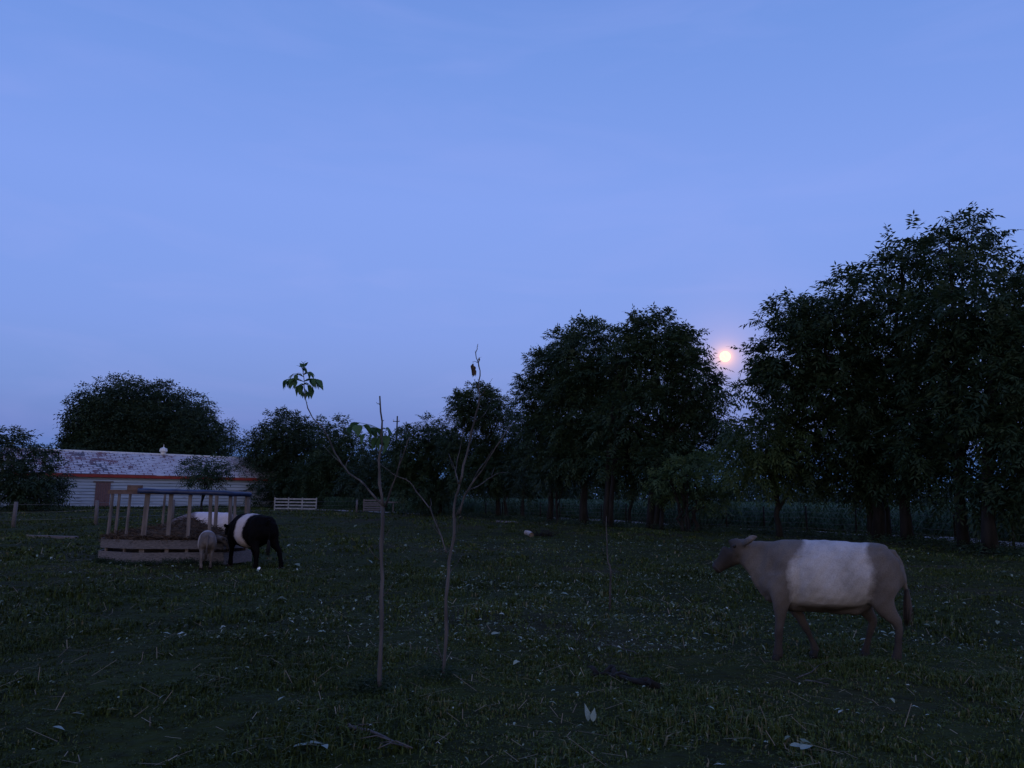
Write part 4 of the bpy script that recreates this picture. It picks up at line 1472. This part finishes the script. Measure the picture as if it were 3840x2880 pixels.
# dark hump of grass round the foot of each sapling
weeds('weeds', 'dark grass tufts round the feet of the two saplings', [baseA[:2], baseB[:2]], 420, .085, 55, M['leaf_dark'], .11)
weeds('weeds', 'dark grass tufts and droppings along the foot of the feeder', [((FP[i][0] * (1 - t) + FP[i + 1][0] * t), (FP[i][1] * (1 - t) + FP[i + 1][1] * t) - .12) for i in (0, 1) for t in np.linspace(0, 1, 20)], 900, .12, 56, M['leaf_dark'], .08)


# ------------------------------------------------------------------ things lying in the grass
def on_ground(u, v):
    rr_ = ray(u, v)
    p = Vector((0, 0, CAM_Z)) + rr_ * (CAM_Z / -rr_.z)
    return Vector((p.x, p.y, float(hz(p.x, p.y))))


def plank(label, a, b_, w, t, mat='wood_grey'):
    p, q_ = on_ground(*a), on_ground(*b_)
    o = empty('plank', p, label, 'plank')
    mb = MB(); mb.bar(Vector((0, 0, .05)), q_ - p + Vector((0, 0, .05)), w, t); 
    bpy.data.objects.remove(o)
    o = mb.build('plank', M[mat]); o.location = p
    bv = o.modifiers.new('edge', 'BEVEL'); bv.width = .006; bv.segments = 1
    return tag(o, label, 'plank')


plank('long grey plank lying in the grass left of the feeder', (28.5, 535.5), (77, 537), .10, .16)
plank('short pale plank lying near the foot of the tree row', (497.5, 522.6), (517, 524.2), .10, .22)

# hollow pale log with brush beside it
p = on_ground(529.5, 535.5)
log = empty('log', p, 'cut pale log with brush around it in the middle of the pasture', 'log')
q_ = Vector((.10, -.42, .02))
mb = MB(); mb.tube([Vector((-.16, .05, .20)), Vector((.0, -.12, .17)), q_ * .75 + Vector((0, 0, .10))], [.10, .105, .11], 14, False)
mb.tube([Vector((-.16, .05, .20)), Vector((-.163, .053, .20))], [.10, .08], 14); mb.build('bark_shell', M['pale_log'], log, True)
mb = MB(); e = q_ * .74 + Vector((0, 0, .10)); mb.tube([e - Vector((.01, -.02, 0)), e], [.10, .095], 14); mb.build('cut_end', M['log_end'], log)
p2 = on_ground(541, 535)
br_ = MB()
r = random.Random(12)
for k in range(46):
    a = r.uniform(0, 6.28)
    L = r.uniform(.2, .75)
    s0 = Vector((r.uniform(-.45, .55), r.uniform(-.25, .25), .02))
    s1 = s0 + Vector((math.cos(a) * L * .5, math.sin(a) * L * .4, r.uniform(.05, .3)))
    s2 = s1 + Vector((math.cos(a + .4) * L * .5, math.sin(a + .4) * L * .4, r.uniform(-.1, .12)))
    br_.tube([s0, s1, s2], [.014, .010, .004], 5)
o = br_.build('brush_pile', M['bark'], None, True); o.location = p2
tag(o, 'small dark tangle of sticks piled beside the pale log', 'brush pile')


def stick(label, pts, r0, r1, mat='bark_pale', twigs=2, seed=1, name='fallen_branch'):
    P = [on_ground(u, v) + Vector((0, 0, .035 + (h[0] if h else 0))) for u, v, *h in pts]
    p0 = P[0].copy()
    r = random.Random(seed)
    P = wander([q_ - p0 for q_ in P], r, .012)
    n = len(P)
    mb = MB()
    mb.tube(P, [r0 + (r1 - r0) * i / (n - 1) for i in range(n)], 7)
    for k in range(twigs):
        i = r.randrange(1, n)
        a = r.uniform(0, 6.28)
        mb.tube([P[i], P[i] + Vector((math.cos(a) * .1, math.sin(a) * .1, .04)), P[i] + Vector((math.cos(a) * .2, math.sin(a) * .2, .03))], [r1, r1 * .8, .002], 4)
    o = mb.build(name, M[mat], None, True)
    o.location = p0
    return tag(o, label, 'branch')


stick('long bare branch lying in the grass in front of the leafy sapling', [(349, 743), (362, 747), (376, 750), (392, 757), (412, 763)], .014, .005, seed=2, twigs=3)
stick('dark fallen branch with a thick pale broken end', [(590, 677), (606, 675), (622, 680), (640, 687), (658, 694)], .011, .030, 'bark', seed=3, twigs=6)
stick('thin crooked branch lying upslope of the dark fallen one', [(613, 649), (622, 653), (630, 656), (637, 660)], .008, .004, seed=4)
stick('short straight twig beside a pale leaf near the picture foot', [(334, 746), (350, 744), (372, 742)], .004, .003, seed=5, twigs=1)
stick('forked straw-coloured twig in front of the dun cow', [(797, 684), (812, 679), (819, 672)], .006, .003, seed=6, twigs=2)
stick('thin twig lying flat under the dun cow', [(806, 686), (822, 689), (829, 690)], .005, .003, seed=7, twigs=1)

# bright white scrap near the black cow
p = on_ground(258.7, 569.5)
mb = MB()
mb.add([(-.05, -.03, .02), (.04, -.05, .03), (.07, .02, .10), (.0, .05, .13), (-.06, .02, .08), (0, 0, .0)], [(0, 1, 2, 3, 4), (0, 5, 1), (1, 5, 2), (2, 5, 3), (3, 5, 4), (4, 5, 0)])
o = mb.build('paper_scrap', M['bone_white']); o.location = p; o.scale = (.55, .55, .6)
tag(o, 'bright white scrap lying in the grass below the black cow', 'scrap')

# the larger pale leaves, one by one: (u, v, length, heading, rise)
PALE = leaf_mesh('pale_leaf', simple('leaf_pale', (.13, .18, .16), (.26, .32, .29), 30, .7), 1, .42, .18)
PALE2 = leaf_mesh('pale_leaf', M['litter'], 1, .42, .18)
big = [
    (588, 729, .15, 100, 1.25, 'broad pale leaf standing upright, left half of the V near the grass foreground'),
    (593, 730, .12, 70, 1.2, 'narrow pale leaf standing upright, right half of the V in the grass foreground'),
    (756, 705, .15, -25, .1, 'pointed bluish-white leaf lying alone below the front feet of the dun cow'),
    (491, 643, .13, 10, .2, 'curled pale-green leaf cluster blade a step right of the bare sapling'),
    (68, 731, .12, 15, .1, 'bright narrow leaf lying nearly level in the bottom left grass'),
    (49, 743, .16, -20, .15, 'long slanting pale leaf in the bottom left grass, longest leaf there'),
    (105, 727, .10, 20, .1, 'short pale leaf just right of the bright narrow one at bottom left'),
    (291, 766, .20, 20, .15, 'long bluish leaf at the bottom edge, left one of the two in line'),
    (303, 763, .16, 15, .1, 'bluish leaf at the bottom edge, right one of the two in line'),
    (322, 764, .12, -60, .2, 'small grey leaf on end at the bottom edge beside the bluish ones'),
    (265, 645, .13, 0, .3, 'brightest pale leaf in the grass below the black cow, well short of the saplings'),
    (162, 643, .12, -5, .05, 'thin flat pale leaf in the grass straight below the feeder'),
    (110, 641, .14, 30, .2, 'dull curled leaf in the grass below the left end of the feeder'),
    (47, 649, .13, 40, .3, 'dull slanting leaf in the dark grass at far left'),
    (158, 717, .08, 60, .6, 'small tilted leaf in the empty dark grass between feeder and bottom edge'),
    (277, 717, .08, 50, .5, 'small pale tilted leaf lower left of the leafy sapling foot'),
    (522, 686, .13, -10, .05, 'pale stick-like leaf lying flat right of the bare sapling foot'),
    (665, 675, .15, 0, .1, 'ragged pale leaf lying just right of the dark fallen branch'),
    (622, 640, .09, 15, .1, 'small white oval leaf lying upslope of the dark fallen branch'),
    (602, 643, .10, 0, .05, 'small white oval leaf just left of the other oval one'),
    (588, 652, .10, -80, .5, 'bent pale leaf hanging like a hook near the crooked branch'),
    (703, 638, .11, -35, .1, 'bluish leaf lying in the grass left of the front feet of the dun cow'),
    (790, 758, .14, -15, .1, 'slender leaf at the bottom right, pointing at a broader one'),
    (801, 762, .15, 30, .2, 'broad ragged leaf at the bottom right beside a slender one'),
    (860, 644, .12, -25, .4, 'pale leaf leaning in the grass between the hind feet of the dun cow'),
]
for k, (u, v, L, hd, el, lab) in enumerate(big):
    o = bpy.data.objects.new('pale_leaf', PALE)
    C.objects.link(o)
    o.location = on_ground(u, v) + Vector((0, 0, .05))
    o.rotation_euler = (random.uniform(-.5, .5), -el, R(hd))
    o.scale = (L * .8,) * 3
    tag(o, lab, 'leaf', 'larger pale leaves lying in the foreground grass')

print('crown tris', TRIS)
